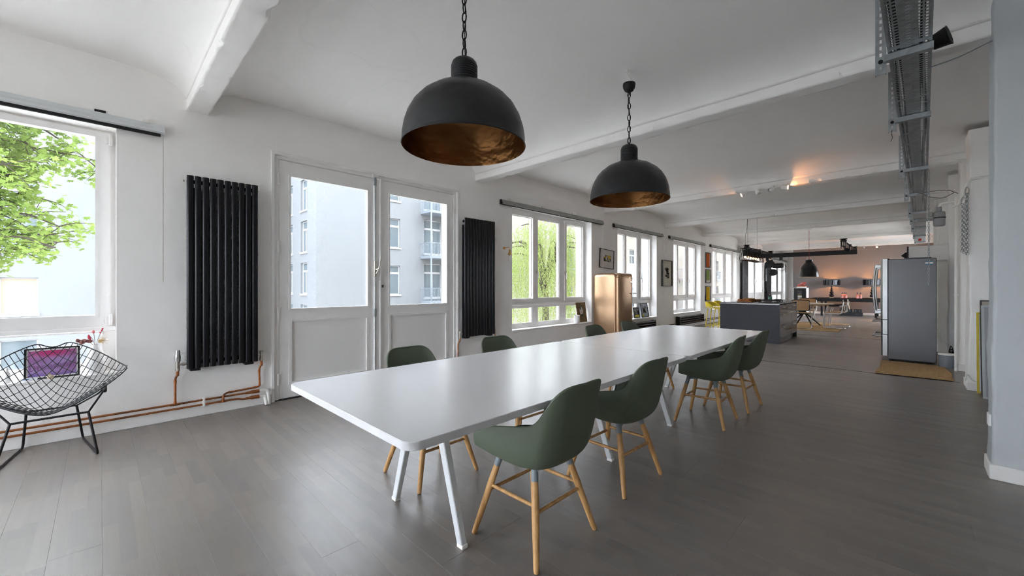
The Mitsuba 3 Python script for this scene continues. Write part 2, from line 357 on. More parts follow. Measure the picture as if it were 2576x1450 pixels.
def beam_mesh(x0, x1, seed):
    zt, zb = 3.2, 2.985; w = x1 - x0
    sec = np.array([[x0, zt], [x0, 3.1], [x0, 3.04], [x0, 3.0], [x0 + .003, zb + .002], [x0 + .018, zb], [x0 + w * .5, zb], [x1 - .018, zb], [x1 - .003, zb + .002], [x1, 3.0], [x1, 3.04], [x1, 3.1], [x1, zt]])
    ys = np.arange(-4.3, 5.04, .028); Pg = np.zeros((len(ys), len(sec), 3)); Pg[..., 0] = sec[:, 0]; Pg[..., 2] = sec[:, 1]; Pg[..., 1] = ys[:, None]
    q = Pg * [1, 1, 1] + seed * 3.7; amp = np.array([0, .1, .3, 1, 1.3, .7, .3, .7, 1.3, 1, .3, .1, 0])
    big = np.clip(meshkit.fbm(q * [4, 5.5, 12], 3, seed) - .55, 0, 1) * .15; fine = (meshkit.fbm(q * 14, 3, seed + 3) - .5) * .009
    k = np.array([1.] * 6 + [0.] + [-1.] * 6)
    Pg[..., 0] += k * amp * (big + fine); Pg[..., 2] += amp * (big * .5 + fine)
    return grid_surface(Pg[:, ::-1])
for i, (x0, x1) in enumerate(BEAMS[1:-1]): part('ceiling', 'beam', beam_mesh(x0, x1, i), 'm_ceiling', smooth=22)

# skirting boards
def skirting(name, x0, x1, y, d=1):
    struct(name, xz(sbox(x0, 0, x1, .098), y, y - .022 * d) if 0 else bx(x0, x1, y - .022, y, 0, .098, .004), 'm_base')
for i, (a, b) in enumerate([(XL, 1.31), (3.9, 19.5), (22.55, 28.0)]): skirting(f'baseboard_left_{i + 1}' if i else 'baseboard_left', a, b, WY)
struct('baseboard_far', bx(23.978, 24.0, -.78, 4.05, 0, .10, .004), 'm_base')
# piers on the right-hand side
def pier(x0, x1, y1, y0, seed, z1=3.2, rough=.012):
    c = np.array(rrect(x1 - x0, y1 - y0, .018, 3).exterior.segmentize(.03).coords)[:-1] + [(x0 + x1) / 2, (y0 + y1) / 2]
    zs = np.arange(0, z1 + .01, .04); Pg = np.zeros((len(zs), len(c) + 1, 3)); cc = np.vstack([c, c[:1]])
    Pg[..., :2] = cc; Pg[..., 2] = zs[:, None]
    edge = np.exp(-np.minimum(np.abs(cc[:, 1] - y1), np.minimum(np.abs(cc[:, 0] - x0) + np.abs(cc[:, 1] - y1), np.abs(cc[:, 0] - x1) + np.abs(cc[:, 1] - y1))) / .02)
    q = np.stack([Pg[..., 0] * 4, Pg[..., 1] * 4, Pg[..., 2] * 2.2], -1) + seed
    w = (meshkit.fbm(q, 3, seed) - .5); f = meshkit.fbm(q * 7, 2, seed + 5) - .5
    Pg[..., 1] += edge * (w * 2.2 + f * .6) * rough + (zs[:, None] < .9) * edge * .006
    Pg[..., 0] += edge * f * rough * .5
    return grid_surface(Pg)
for k, (x0, x1, y1, s) in enumerate([(4.135, 4.37, -.405, 1), (7.47, 7.90, -.54, 2), (9.07, 9.36, -.563, 3), (10.25, 10.55, -.505, 4), (11.45, 13.3, -.415, 5)]):
    struct('pier' if 0 else nm(f'wall_right_{k + 1}'), pier(x0, x1, y1, -4.25 if k == 0 else -1.5, s), 'm_walldimmed' if k == 0 else 'm_wall', smooth=35)
    if k < 3:
        struct(f'baseboard_right_{k + 1}', merge([bx(x0 - .02, x0, -1.5, y1 + .02, 0, .098, .004), bx(x0 - .02, x1, y1, y1 + .02, 0, .098, .004)]), 'm_base')
# ---- windows
GY = 5.22
def pane(parent, x0, x1, z0, z1, y=GY):
    v = np.array([[x0, y, z0], [x1, y, z0], [x1, y, z1], [x0, y, z1]]); part(parent, 'pane', trimesh.Trimesh(v, [[0, 1, 2], [0, 2, 3]], process=False), 'm_glass')
def win_handle(parent, x, z, y, mat='m_nickel'):
    part(parent, 'handle', merge([bx(x - .014, x + .014, y - .012, y, z - .03, z + .035, .004), rod([x, y - .01, z], [x, y - .05, z], .008), tube(bend([[x, y - .045, z + .004], [x + .004, y - .055, z - .03], [x, y - .05, z - .13]], .02), .0085, 8)]), mat, smooth=40)
def window3(i, group=None):
    x0, x1, z0, z1 = WIN[i]; w = x1 - x0; y0, y1 = 5.19, 5.27
    k = struct(f'window_{i}', merge([]) if 0 else bx(x0, x1, y0 - .005, y1, z0, z0 + .02), 'm_paint')
    f = lambda t: x0 + t * w
    lights = [(f(.04), f(.298)), (f(.366), f(.636)), (f(.727), f(.962))]
    zt, zb = z1 - .115, z0 + .075; tr0, tr1 = z0 + .385, z0 + .545
    hole = unary_union([sbox(a, tr1, b, zt) for a, b in lights] + [sbox(a, zb, b, tr0) for a, b in lights])
    part(k, 'frame', merge([xz(sbox(x0, z0, x1, z1).difference(hole), y0, y1), bx(x0, x1, y0 - .02, y0 + .01, tr0 + .04, tr0 + .075, .005)]), 'm_paint')
    for a, b in (lights[0], lights[2]):
        part(k, 'sash', ring_xz(a - .062, b + .062, tr1 - .06, zt + .06, .06, y0 - .022, y0 + .01), 'm_paint')
    for a, b in lights:
        part(k, 'glazing_bead', merge([ring_xz(a - .004, b + .004, tr1 - .004, zt + .004, .018, y0 + .012, GY), ring_xz(a - .004, b + .004, zb - .004, tr0 + .004, .018, y0 + .012, GY)]), 'm_paint')
        pane(k, a, b, tr1, zt); pane(k, a, b, zb, tr0)
    win_handle(k, f(.336), z0 + 1.06, y0 - .022); win_handle(k, f(.70), z0 + 1.06, y0 - .022)
    part(k, 'sill', bx(x0, x1, 4.985, y0, z0 - .03, z0, .004), 'm_paint')
    return k
for i in (2, 3, 4, 5, 6): window3(i)
def window_wide(i):
    x0, x1, z0, z1 = WIN[i]; y0, y1 = 5.19, 5.27
    k = struct(f'window_{i}', bx(x0, x1, y0 - .005, y1, z0, z0 + .02), 'm_paint')
    gx0, gx1 = x0 + .14, x1 - .123; t0, t1 = 1.011, 2.617
    lo0, lo1 = z0 + .07, .868
    part(k, 'frame', xz(sbox(x0, z0, x1, z1).difference(unary_union([sbox(gx0, t0, gx1, t1), sbox(x0 + .05, lo0, x1 - .09, lo1)])), y0, y1), 'm_paint')
    part(k, 'sash', ring_xz(gx0 - .085, gx1 + .085, t0 - .105, t1 + .045, .075, y0 - .025, y0 + .012, wb=.095, wt=.038), 'm_paint')
    part(k, 'rail', bx(x0, x1, y0 - .03, y0 + .01, lo1 + .005, lo1 + .045, .006), 'm_paint')
    part(k, 'glazing_bead', merge([ring_xz(gx0 - .012, gx1 + .012, t0 - .012, t1 + .012, .02, y0 - .03, y0 + .02), ring_xz(x0 + .045, x1 - .085, lo0 - .005, lo1 + .005, .014, y0 - .012, y0 + .02)]), 'm_paint')
    pane(k, gx0, gx1, t0, t1); pane(k, x0 + .05, x1 - .09, lo0, lo1)
    for z in (2.60, .975):
        part(k, 'hinge', merge([rod([x1 - .035, y0 - .035, z - .05], [x1 - .035, y0 - .035, z + .05], .012), bx(x1 - .07, x1 - .02, y0 - .03, y0, z - .035, z + .03, .003)]), 'm_paint2', smooth=40)
    part(k, 'sill', bx(x0, x1, 4.99, y0, z0 - .022, z0, .004), 'm_paint')
window_wide(1)
for j, yb in enumerate(ADDED_BACKWIN):  # the added windows behind the camera
    k = struct(f'window_{7 + j}', bx(XL - .25, XL - .17, yb, yb + 2.35, .25, .27), 'm_paint')
    part(k, 'frame', yz(sbox(yb, .25, yb + 2.35, 2.85).difference(unary_union([sbox(yb + .07, .32, yb + 1.14, 2.78), sbox(yb + 1.21, .32, yb + 2.28, 2.78)])), XL - .25, XL - .17), 'm_paint')
    v = np.array([[XL - .21, yb + .07, .32], [XL - .21, yb + 2.28, .32], [XL - .21, yb + 2.28, 2.78], [XL - .21, yb + .07, 2.78]])
    part(k, 'pane', trimesh.Trimesh(v, [[0, 1, 2], [0, 2, 3]], process=False), 'm_glass')
for j, xb in enumerate(SIDEWIN):
    k = struct(f'window_{10 + j}', bx(xb, xb + 2.3, -4.45, -4.37, .25, .27), 'm_paint')
    part(k, 'frame', xz(sbox(xb, .25, xb + 2.3, 2.85).difference(unary_union([sbox(xb + .07, .32, xb + 1.12, 2.78), sbox(xb + 1.18, .32, xb + 2.23, 2.78)])), -4.45, -4.37), 'm_paint')
    pane(k, xb + .07, xb + 2.23, .32, 2.78, -4.41)
for j, (xb, xe, zb, ze, y) in enumerate(ADDED_RWIN):  # the added windows hidden in the far right wall
    k = struct(f'window_{13 + j}', bx(xb, xe, y - .22, y - .14, zb, zb + .02), 'm_paint'); xm = (xb + xe) / 2
    part(k, 'frame', xz(sbox(xb, zb, xe, ze).difference(unary_union([sbox(xb + .07, zb + .07, xm - .04, ze - .07), sbox(xm + .04, zb + .07, xe - .07, ze - .07)])), y - .22, y - .14), 'm_paint')
    pane(k, xb + .07, xe - .07, zb + .07, ze - .07, y - .18)
# ---- balcony doors
def balcony_door(i, x0, x1, zt, detail=True):
    k = struct(f'door_{i}', merge([bx(x0, x0 + .06, 5.015, 5.14, 0, zt, .004), bx(x1 - .06, x1, 5.015, 5.14, 0, zt, .004), bx(x0, x1, 5.015, 5.14, zt - .05, zt, .004), bx(x0 - .02, x0 + .012, 4.985, 5.03, 0, zt + .02, .004), bx(x1 - .012, x1 + .02, 4.985, 5.03, 0, zt + .02, .004), bx(x0 - .02, x1 + .02, 4.985, 5.03, zt - .012, zt + .02, .004)]), 'm_paint')
    xm = x0 + .475 * (x1 - x0)
    for s, (a, b, ga, gb) in enumerate([(x0 + .066, xm - .025, x0 + .18, x0 + 1.11), (xm + .075, x1 - .066, x0 + 1.412, x1 - .182)]):
        if i == 2: ga, gb = a + .13, b - .13
        z0, z1 = .012, zt - .055; g0, g1, p0, p1 = 1.017, 2.537, .168, .892
        body = sbox(a, z0, b, z1).difference(unary_union([sbox(ga, g0, gb, g1), sbox(ga, p0, gb, p1)]))
        lf = part(k, 'leaf', merge([xz(body, 5.03, 5.085), bx(ga - .01, gb + .01, 5.05, 5.066, p0 - .01, p1 + .01)]), 'm_paint')
        part(lf, 'panel_moulding', merge([ring_xz(ga - .012, gb + .012, p0 - .012, p1 + .012, .03, 5.022, 5.055), ring_xz(ga - .014, gb + .014, g0 - .014, g1 + .014, .022, 5.018, 5.06)]), 'm_paint')
        v = np.array([[ga, 5.06, g0], [gb, 5.06, g0], [gb, 5.06, g1], [ga, 5.06, g1]])
        part(lf, 'pane', trimesh.Trimesh(v, [[0, 1, 2], [0, 2, 3]], process=False), 'm_glass')
    part(k, 'astragal', merge([bx(xm - .022, xm + .07, 5.005, 5.035, .012, zt - .055, .008), tube([[xm + .055, 5.004, .02], [xm + .055, 5.004, zt - .06]], .013, 8)]), 'm_paint', smooth=40)
    xb = x0 + .475 * (x1 - x0) - .02
    part(k, 'bolt_rod', rod([xb, 4.992, .05], [xb, 4.992, zt - .04], .0075, n=8), 'm_galva')
    part(k, 'bolt_guide', merge([bx(xb - .018, xb + .018, 4.985, 5.006, z - .05, z + .05, .004) for z in (zt - .10, .93)]), 'm_galva')
    if detail: part(k, 'latch_keeper', bx(xb - .035, xb + .04, 4.98, 5.02, zt - .045, zt - .005, .005), 'm_paint2')
    part(k, 'handle', merge([bx(xb - .024, xb + .024, 4.975, 5.0, 1.40, 1.62, .006), tube(bend([[xb, 4.97, 1.50], [xb + .02, 4.93, 1.50], [xb + .05, 4.93, 1.665]], .03), [.010] * 7, 8), rod([xb, 4.97, 1.44], [xb + .03, 4.935, 1.53], .007)]), 'm_nickel', smooth=40)
    if detail:
        xk = x0 + 1.31
        part(k, 'keyhole', merge([rod([xk, 5.002, 1.29], [xk, 5.03, 1.29], .009, n=10), bx(xk - .005, xk + .005, 5.002, 5.03, 1.262, 1.29)]), 'm_blackmatt')
        for xh in (x0 + .056, x1 - .056):
            for z in (.235, .98, 1.72, 2.47):
                part(k, 'hinge', merge([rod([xh, 5.015, z - .062], [xh, 5.015, z + .062], .0135, n=10), rod([xh, 5.013, z - .004], [xh, 5.013, z + .004], .0165, n=10)]), 'm_paint2', smooth=40)
    part(k, 'threshold', bx(x0 + .02, x1 - .02, 5.0, 5.40, -.02, .008), 'm_black')
balcony_door(1, *DOORS[1][:2], DOORS[1][3]); balcony_door(2, *DOORS[2][:2], DOORS[2][3], False)
# dark transition strips across the boards
for i, (x, y0, y1) in enumerate([(7.985, -.5, 4.9), (13.15, -.75, 4.9)]): struct(f'trim_{i + 1}', bx(x - .008, x + .008, y0, y1, -.005, .0025, .001), 'm_black')

# ------------------------------------------------------------------ outside: courtyard, buildings, trees
D('m_yard', (.42, .41, .39)); GZ = -9.0
solo('courtyard', bx(-70, 120, 5.6, 90, GZ - .3, GZ), 'm_yard', 'grey paved courtyard far below the windows', 'courtyard', kind='structure')
P('m_leafdark', (.05, .10, .03), .6)
def facade(label, windows, to_xyz, u0, u1, z0, z1, mat_w='m_facade', thick=.35, sill=True):
    """a rendered facade drawn in (u, z); windows: (u, z, w, h, style); to_xyz maps (u, depth, z) into the world"""
    k = thing('apartment_building', label, 'building')
    def mp(m):
        v = np.array([to_xyz(*p) for p in m.vertices]); q = trimesh.Trimesh(v, m.faces.copy(), process=False); return q
    poly = sbox(u0, z0, u1, z1).difference(unary_union([sbox(u - w / 2, z, u + w / 2, z + h) for u, z, w, h, s in windows]))
    part(k, 'wall', merge([mp(xz(poly, 0, thick)), mp(bx(u0, u1, thick, thick + .3, z0, z1))]), mat_w)
    for u, z, w, h, s in windows:
        a, b = u - w / 2, u + w / 2; fr = .07
        if s == 'tall':      # two narrow casements under a top light
            hole = [sbox(a + fr, z + fr, u - .04, z + h * .70), sbox(u + .04, z + fr, b - fr, z + h * .70), sbox(a + fr, z + h * .76, b - fr, z + h - fr)]
        elif s == 'top': hole = [sbox(a + fr, z + fr, b - fr, z + h * .70), sbox(a + fr, z + h * .77, b - fr, z + h - fr)]
        else: hole = [sbox(a + fr, z + fr, b - fr, z + h - fr)]
        q = part(k, 'window', mp(xz(sbox(a, z, b, z + h).difference(unary_union(hole)), .14, .2)), 'm_facframe')
        part(q, 'pane', mp(merge([xz(g, .175, .18) for g in hole])), 'm_blindwin' if s == 'blind' else 'm_darkglass')
        if sill: part(q, 'sill', mp(bx(a - .06, b + .06, -.07, .14, z - .12, z)), 'm_facframe')
    return k
def f_blind(p, n, uv): return mix(C3(.36, .27, .19), C3(.30, .225, .16), .5 + .5 * dr.sin(p.z * 120))
P('m_blindwin', mikit.proc(f_blind), .35, spec=.5)
# opposite house seen through the wide window (plane y = 34)
wA = []
for zz in (-6.9, -3.55, -.2, 3.15, 6.5): 
    for u in (-11.0, -7.2, -3.05): wA.append((u, zz, 1.36, 1.98, 'blind' if (u == -3.05 and zz == -.2) else 'plain'))
    for u in (.78, 4.6): wA.append((u, zz + .1, 1.15, 2.1, 'tall'))
facade('white rendered house with square windows opposite the wide window', wA, lambda u, d, z: (u, 34 + d, z), -14, 10.2, GZ, 12.5)
# wing to its right, its windowed side in shade (plane x = 10)
wB = [(u, z, 1.25, 2.15, 'tall') for z in (-7.9, -5.0, -2.1, .8, 3.7, 6.6) for u in (34.2 - 1.3, 34.2 - 4.25)]
facade('tall white wing with two columns of narrow windows left of the blank gable', wB, lambda u, d, z: (9.9 + d, u, z), 27.7, 33.9, GZ, 13)
wG = [(22.6, z, 1.5, 2.2, 'top') for z in (-6.4, -2.85, .7, 4.25, 7.8)] + [(26.35, z - .3, 1.7, 2.75, 'tall') for z in (-6.4, -2.85, .7, 4.25, 7.8)]
gable = facade('bright white gable house with steel balconies seen through the right-hand door leaf', [(u - 7.6 + .3, z, w, h, s) for u, z, w, h, s in wG], lambda u, d, z: (u, 27.7 + d, z), 9.9, 21.8, GZ, 13)
for z in (-3.4, .15, 3.7, 7.25):
    u = 19.3; y0, y1 = 26.3, 27.7
    b = part(gable, 'balcony', merge([bx(u - 1.45, u + 1.45, y0, y1, z - .2, z, .02)]), 'm_balcony')
    bars = [bx(u - 1.45, u + 1.45, y0 - .02, y0 + .02, z + 1.0, z + 1.05), bx(u - 1.45, u - 1.41, y0, y1, z + 1.0, z + 1.05), bx(u + 1.41, u + 1.45, y0, y1, z + 1.0, z + 1.05)]
    for t in np.linspace(-1.43, 1.43, 25): bars.append(bx(u + t - .011, u + t + .011, y0 - .011, y0 + .011, z, z + 1.0))
    for t in np.linspace(y0 + .12, y1, 11):
        for s in (-1.43, 1.43): bars.append(bx(u + s - .011, u + s + .011, t - .011, t + .011, z, z + 1.0))
    part(b, 'railing', merge(bars), 'm_balcony')
for u in (17.95, 19.35, 20.65): part(gable, 'balcony_post', rod([u, 26.35, GZ], [u, 26.35, 12], .06, n=8), 'm_balcony')
t_ = thing('balcony_table', 'small slatted folding table on the steel balcony beyond the right-hand door leaf', 'table')
part(t_, 'table_top', bx(19.75, 20.35, 26.7, 27.3, .86, .89), 'm_blackmatt')
for a in (-1, 1): part(t_, 'leg', merge([rod([20.05 - .25 * a, 26.75, .15], [20.05 + .25 * a, 26.75, .86], .013), rod([20.05 - .25 * a, 27.25, .15], [20.05 + .25 * a, 27.25, .86], .013)]), 'm_blackmatt')
P('m_flower', (.75, .10, .22), .6); P('m_flower2', (.80, .25, .06), .6); P('m_leaflow', (.16, .30, .07), .6)
def flowerbox(x, y, z, w, label, fm):
    k = thing('flower_box', label, 'flower box'); part(k, 'box', bx(x - w / 2, x + w / 2, y - .1, y + .1, z, z + .18, .02), 'm_balcony')
    g, f = [], []
    for _ in range(60):
        c = [x + RNG.uniform(-w / 2, w / 2), y + RNG.uniform(-.12, .12), z + .18 + RNG.uniform(0, .22)]
        m = trimesh.creation.icosphere(0, RNG.uniform(.03, .06)); m.apply_translation(c); (f if RNG.random() < .35 else g).append(m)
    part(k, 'foliage', merge(g), 'm_leaflow', kind='stuff'); part(k, 'blossoms', merge(f), fm, kind='stuff')
flowerbox(20.2, 26.15, 1.0, .8, 'flower box with pink blossoms hung on the balcony rail beyond the right-hand door leaf', 'm_flower')
flowerbox(19.6, 26.15, -2.42, 1.5, 'row of orange flowers on the lower balcony beyond the right-hand door leaf', 'm_flower2')
# house further right, seen through the far windows (plane y = 18)
wC = []
for z in (-7.2, -3.9, -.6, 2.7, 6.0):
    for u in (24.4, 27.6, 34.2, 38.2, 43.0, 47.5, 52.0, 57.0): wC.append((u, z, 1.25, 2.0, 'tall'))
hC = facade('cream courtyard house with balconies behind the willow', wC, lambda u, d, z: (u, 18 + d, z), 13.4, 64, GZ, 6.5, 'm_facadewarm')
for u0 in (25.9, 36.2, 45.2, 54.5):
    for z in (-4.4, -1.1, 2.2):
        b = part(hC, 'balcony', bx(u0 - 1.7, u0 + 1.7, 16.7, 18, z - .2, z, .02), 'm_balcony')
        bars = [bx(u0 - 1.7, u0 + 1.7, 16.68, 16.72, z + .95, z + 1.0)] + [bx(u0 - 1.7 + t - .012, u0 - 1.7 + t + .012, 16.69, 16.71, z, z + .95) for t in np.linspace(0, 3.4, 24)]
        for s in (-1.7, 1.7): bars += [bx(u0 + s - .02, u0 + s + .02, 16.7, 18, z + .95, z + 1.0)] + [bx(u0 + s - .012, u0 + s + .012, t - .012, t + .012, z, z + .95) for t in np.linspace(16.75, 17.9, 8)]
        part(b, 'railing', merge(bars), 'm_balcony')
P('m_awning', (.62, .34, .30), .8)
pr_ = thing('parasol', 'faded pink parasol on a balcony beyond the copper coloured fridge', 'parasol')
part(pr_, 'canopy', lathe([(1.0, 0), (.6, .22), (.02, .42)], 10, 36.6, 17.3, .95), 'm_awning'); part(pr_, 'pole', rod([36.6, 17.3, -1.1], [36.6, 17.3, 1.37], .02), 'm_balcony')
# maple
def leaf_shape():
    pts = []
    for a, r in [(-90, .12), (-62, .30), (-38, .62), (-20, .52), (2, .86), (16, .50), (34, .66), (58, 1.0), (70, .62), (90, 1.15)]: pts.append((math.cos(math.radians(a)) * r, math.sin(math.radians(a)) * r))
    pts = pts + [(-x, y) for x, y in pts[-2:0:-1]]
    v = np.array([[0, .1, .05]] + [[x, y, -.10 * abs(x) + .06 * y] for x, y in pts]); n = len(pts)
    return v, np.array([[0, 1 + i, 1 + (i + 1) % n] for i in range(n)])
def f_leaf(p, n, uv):
    r = noise(p.x * 2.3, p.y * 2.3, p.z * 2.3); q = noise(p.x * 9, p.y * 9, p.z * 9)
    return mix(C3(.16, .26, .06), C3(.32, .40, .11), r * .6 + q * .4)
def leafmat(name, fn, tr):
    scene[name] = {'type': 'principledthin', 'base_color': mikit.proc(fn), 'roughness': .5, 'diff_trans': tr, 'spec_trans': 0.0, 'eta': 1.15}
leafmat('m_maple', f_leaf, .8)
def f_willow(p, n, uv):
    r = noise(p.x * 1.7, p.y * 1.7, p.z * .9); q = noise(p.x * 8, p.y * 8, p.z * 6)
    return mix(C3(.19, .26, .07), C3(.34, .38, .14), r * .6 + q * .4)
leafmat('m_willow', f_willow, .7)
P('m_bark', (.075, .062, .05), .9, spec=.1)
mp_ = thing('maple_tree', 'maple tree with light green leaves filling the wide window', 'tree')
lv, lf = leaf_shape(); rng = np.random.default_rng(11)
trunk = np.array([[-4.6, 16.2, GZ], [-4.4, 16, -3], [-4.3, 15.6, 1.5], [-4.1, 15.4, 6.5]])
part(mp_, 'trunk', tube(bend(trunk, 2, 5), np.linspace(.34, .16, len(bend(trunk, 2, 5))), 10), 'm_bark', smooth=True)
twigs, spots = [], []
def crown_edge(z):   # right-hand limit of the crown at height z
    return np.interp(z, [1.2, 1.75, 2.1, 2.5, 3.0, 3.6, 9], [-2.2, -1.2, -.62, -.22, -.05, .2, .5])
for b in range(60):
    z0 = rng.uniform(1.2, 7.0); base = np.array([-4.25, 15.5, z0]); ang = rng.uniform(-1.15, .9)
    L = rng.uniform(2.2, 4.4); dirv = np.array([math.cos(ang), -abs(math.sin(ang)) * .9 if ang < .2 else math.sin(ang), rng.uniform(-.25, .45)]); dirv /= np.linalg.norm(dirv)
    pts = [base + dirv * L * t + np.array([0, 0, -.9 * (t * t) * rng.uniform(.4, 1.1)]) + rng.normal(0, .05, 3) for t in np.linspace(0, 1, 8)]
    pts = [q for q in pts if q[0] < crown_edge(q[2]) - .15]
    if len(pts) < 4: continue
    twigs.append(tube(pts, np.linspace(.05, .012, len(pts)), 5))
    for t in range(2, len(pts)):
        for s in range(5):
            d = rng.normal(0, 1, 3); d[2] *= .35; d /= np.linalg.norm(d); e = pts[t] + d * rng.uniform(.3, .8) + [0, 0, -.1]
            if e[0] > crown_edge(e[2]): continue
            twigs.append(tube([pts[t], (pts[t] + e) / 2 + [0, 0, .05], e], [.012, .008, .004], 4))
            for q in range(13): spots.append(pts[t] + (e - pts[t]) * rng.uniform(.35, 1.1) + rng.normal(0, .10, 3))
part(mp_, 'branches', merge(twigs), 'm_bark')
ML, MV = [], []
spots = [q for q in spots if q[0] < crown_edge(q[2]) + .05]
for q in spots:
    s = rng.uniform(.062, .115); yaw_, pit, rol = rng.uniform(0, 6.28), rng.normal(-.55, .5), rng.normal(0, .45)
    R = trimesh.transformations.euler_matrix(pit, rol, yaw_, 'sxyz')[:3, :3]; MV.append((q, s, R))
key = lambda e: (in_frame(*e[0], 0), -e[0][1])
order = sorted(range(len(MV)), key=lambda i: (not in_frame(*MV[i][0], m=-2), MV[i][0][1] - 9 * MV[i][1]))
unit_leaf = mikit.ply(trimesh.Trimesh(lv, lf, process=False), 'm_maple')
for i in order[:260]:
    q, s, R = MV[i]; M = np.eye(4); M[:3, :3] = R * s; M[:3, 3] = q; again(mp_, 'leaf', unit_leaf, T(M))
V = np.vstack([lv @ (MV[i][2] * MV[i][1]).T + MV[i][0] for i in order[260:]]); F = np.vstack([lf + len(lv) * j for j in range(len(order) - 260)])
part(mp_, 'foliage', trimesh.Trimesh(V, F, process=False), 'm_maple', kind='stuff')
# willow
def willow(cx, cy, zt, R, n, seed, label, drop=(1.6, 4.6), base=GZ, full=False):
    k = thing('willow_tree', label, 'tree'); rg = np.random.default_rng(seed)
    part(k, 'trunk', tube([[cx + .2, cy + .3, base], [cx, cy, base + 4], [cx + .1, cy, zt - 2.2]], [.3, .24, .12], 9), 'm_bark', smooth=True)
    arms, V, F, c = [], [], [], 0
    for a in range(16):
        an = a * 2.4; e = np.array([cx + math.cos(an) * R * .75, cy + math.sin(an) * R * .75, zt - rg.uniform(.5, 1.9)])
        arms.append(tube(bend([[cx + .05, cy, zt - 2.6 - rg.uniform(0, 1)], [cx + (e[0] - cx) * .5, cy + (e[1] - cy) * .5, e[2] + .25], e], .8, 4), np.linspace(.06, .015, 6), 5))
    part(k, 'branches', merge(arms), 'm_bark')
    for s in range(n):
        rr = R * math.sqrt(rg.uniform(0, 1)); an = rg.uniform(0, 6.283); lump = .75 + .5 * meshkit.noise(np.array([[math.cos(an) * 1.6 + 3, math.sin(an) * 1.6 + 3, rr]]), seed)[0]
        x, y = cx + math.cos(an) * rr * lump, cy + math.sin(an) * rr * lump; z = zt - (rr / R) ** 2 * 1.35 * (R / 2.4) - abs(rg.normal(0, .3)) - (lump - 1) * 0.6
        L = rg.uniform(*drop); m = int(L / .055); sway = rg.normal(0, .10, 2)
        t = np.linspace(0, 1, m); px = x + sway[0] * t + .05 * np.sin(t * 9 + s); py = y + sway[1] * t; pz = z + .22 * np.sin(np.minimum(t * 6, 1) * 3.14) * .4 - L * t
        dr_ = rg.normal(0, 1, (m, 3)); dr_[:, 2] = -1.3 - np.abs(dr_[:, 2]) * .5; dr_ /= np.linalg.norm(dr_, axis=1, keepdims=True)
        w = np.cross(dr_, rg.normal(0, 1, (m, 3))); w /= np.linalg.norm(w, axis=1, keepdims=True)
        l = rg.uniform(.09, .15, (m, 1)); p0 = np.stack([px, py, pz], 1); q = np.stack([p0, p0 + dr_ * l * .5 + w * .013, p0 + dr_ * l, p0 + dr_ * l * .5 - w * .013], 1).reshape(-1, 3)
        V.append(q); b = c + np.arange(m) * 4; F += [np.stack([b, b + 1, b + 2], 1), np.stack([b, b + 2, b + 3], 1)]; c += 4 * m
    part(k, 'foliage', trimesh.Trimesh(np.vstack(V), np.vstack(F), process=False), 'm_willow', kind='stuff'); return k
willow(13.9, 11.6, 4.35, 2.5, 620, 5, 'weeping willow with pale yellow green foliage behind the window next to the narrow radiator')
willow(19.3, 12.0, 1.1, 1.5, 160, 8, 'low green shrub behind the copper coloured fridge window', drop=(1.0, 3.0))

# ------------------------------------------------------------------ on the window wall
def blind(x0, x1, label, splits=(), first=False):
    k = thing('roller_blind', label, 'roller blind')
    z0, z1 = (2.690, 2.773) if first else (2.690, 2.772); y = 4.945; cuts = [x0, *splits, x1]
    for a, b in zip(cuts, cuts[1:]):
        sec = Polygon([(4.998, z1), (y + .012, z1), (y + .004, z1 - .03), (y - .012, z1 - .05), (y - .014, z0 + .012), (y - .004, z0), (4.985, z0), (4.998, z0 + .02)])
        part(k, 'cassette', yz(sec, a + .006, b - .006), 'm_alu' if first else 'm_blindgrey')
        part(k, 'bottom_bar', bx(a + .02, b - .03, y - .002, y + .022, z0 - (.026 if first else .010), z0 - .0005, .003), 'm_blackmatt')
        for e in (a, b - .006): part(k, 'end_cap', yz(sec.buffer(.003), e, e + .006), 'm_alu' if first else 'm_blackmatt' if e == a else 'm_blindgrey')
    for x in ([x0 + .42, x0 + .9, x1 - .13] if first else np.linspace(x0 + .15, x1 - .15, 4)):
        part(k, 'bracket', merge([bx(x - .022, x + .022, y + .02, 4.999, z1, z1 + .034, .003), bx(x - .03, x + .03, y - .004, y + .03, z1 - .004, z1 + .006, .002)]), 'm_pipewhite')
    zc = 1.316 if first else 1.0
    for e, dx in ((x1, -.012),):
        pts = [[e + dx, y - .005, z] for z in np.arange(z0 - .01, zc, -.0105)]
        bead = trimesh.creation.icosphere(0, .0042)
        part(k, 'bead_chain', merge([move(bead, *q) for q in pts] + [rod([e + dx, y - .005, z0], [e + dx, y - .005, zc], .0016, n=5)]), 'm_nickel' if first else 'm_pipewhite')
        if not first: part(k, 'bead_chain', merge([move(bead, q[0] - .03, q[1], q[2]) for q in pts]), 'm_pipewhite')
    return k
blind(-2.55, .422, 'silver roller blind cassette above the wide window with the maple', first=True)
blind(4.797, 8.02, 'grey roller blind cassette above the willow window', (6.40,))
blind(8.50, 11.16, 'grey roller blind cassette above the window behind the copper coloured fridge', (9.83,))
blind(11.62, 14.49, 'grey roller blind cassette between the tall black print and the orange picture', (13.05,))
blind(15.05, 18.5, 'grey roller blind cassette right of the three coloured pictures', (16.8,))
blind(23.7, 27.6, 'roller blind cassette over the farthest window', (25.6,))
def f_tape(p, n, uv): return C3(.01)
solo('tape', bx(-.035, .035, 4.994, 5.0, 2.775, 2.805), 'm_blackmatt', 'short black strip on the wall above the silver roller blind', 'tape')
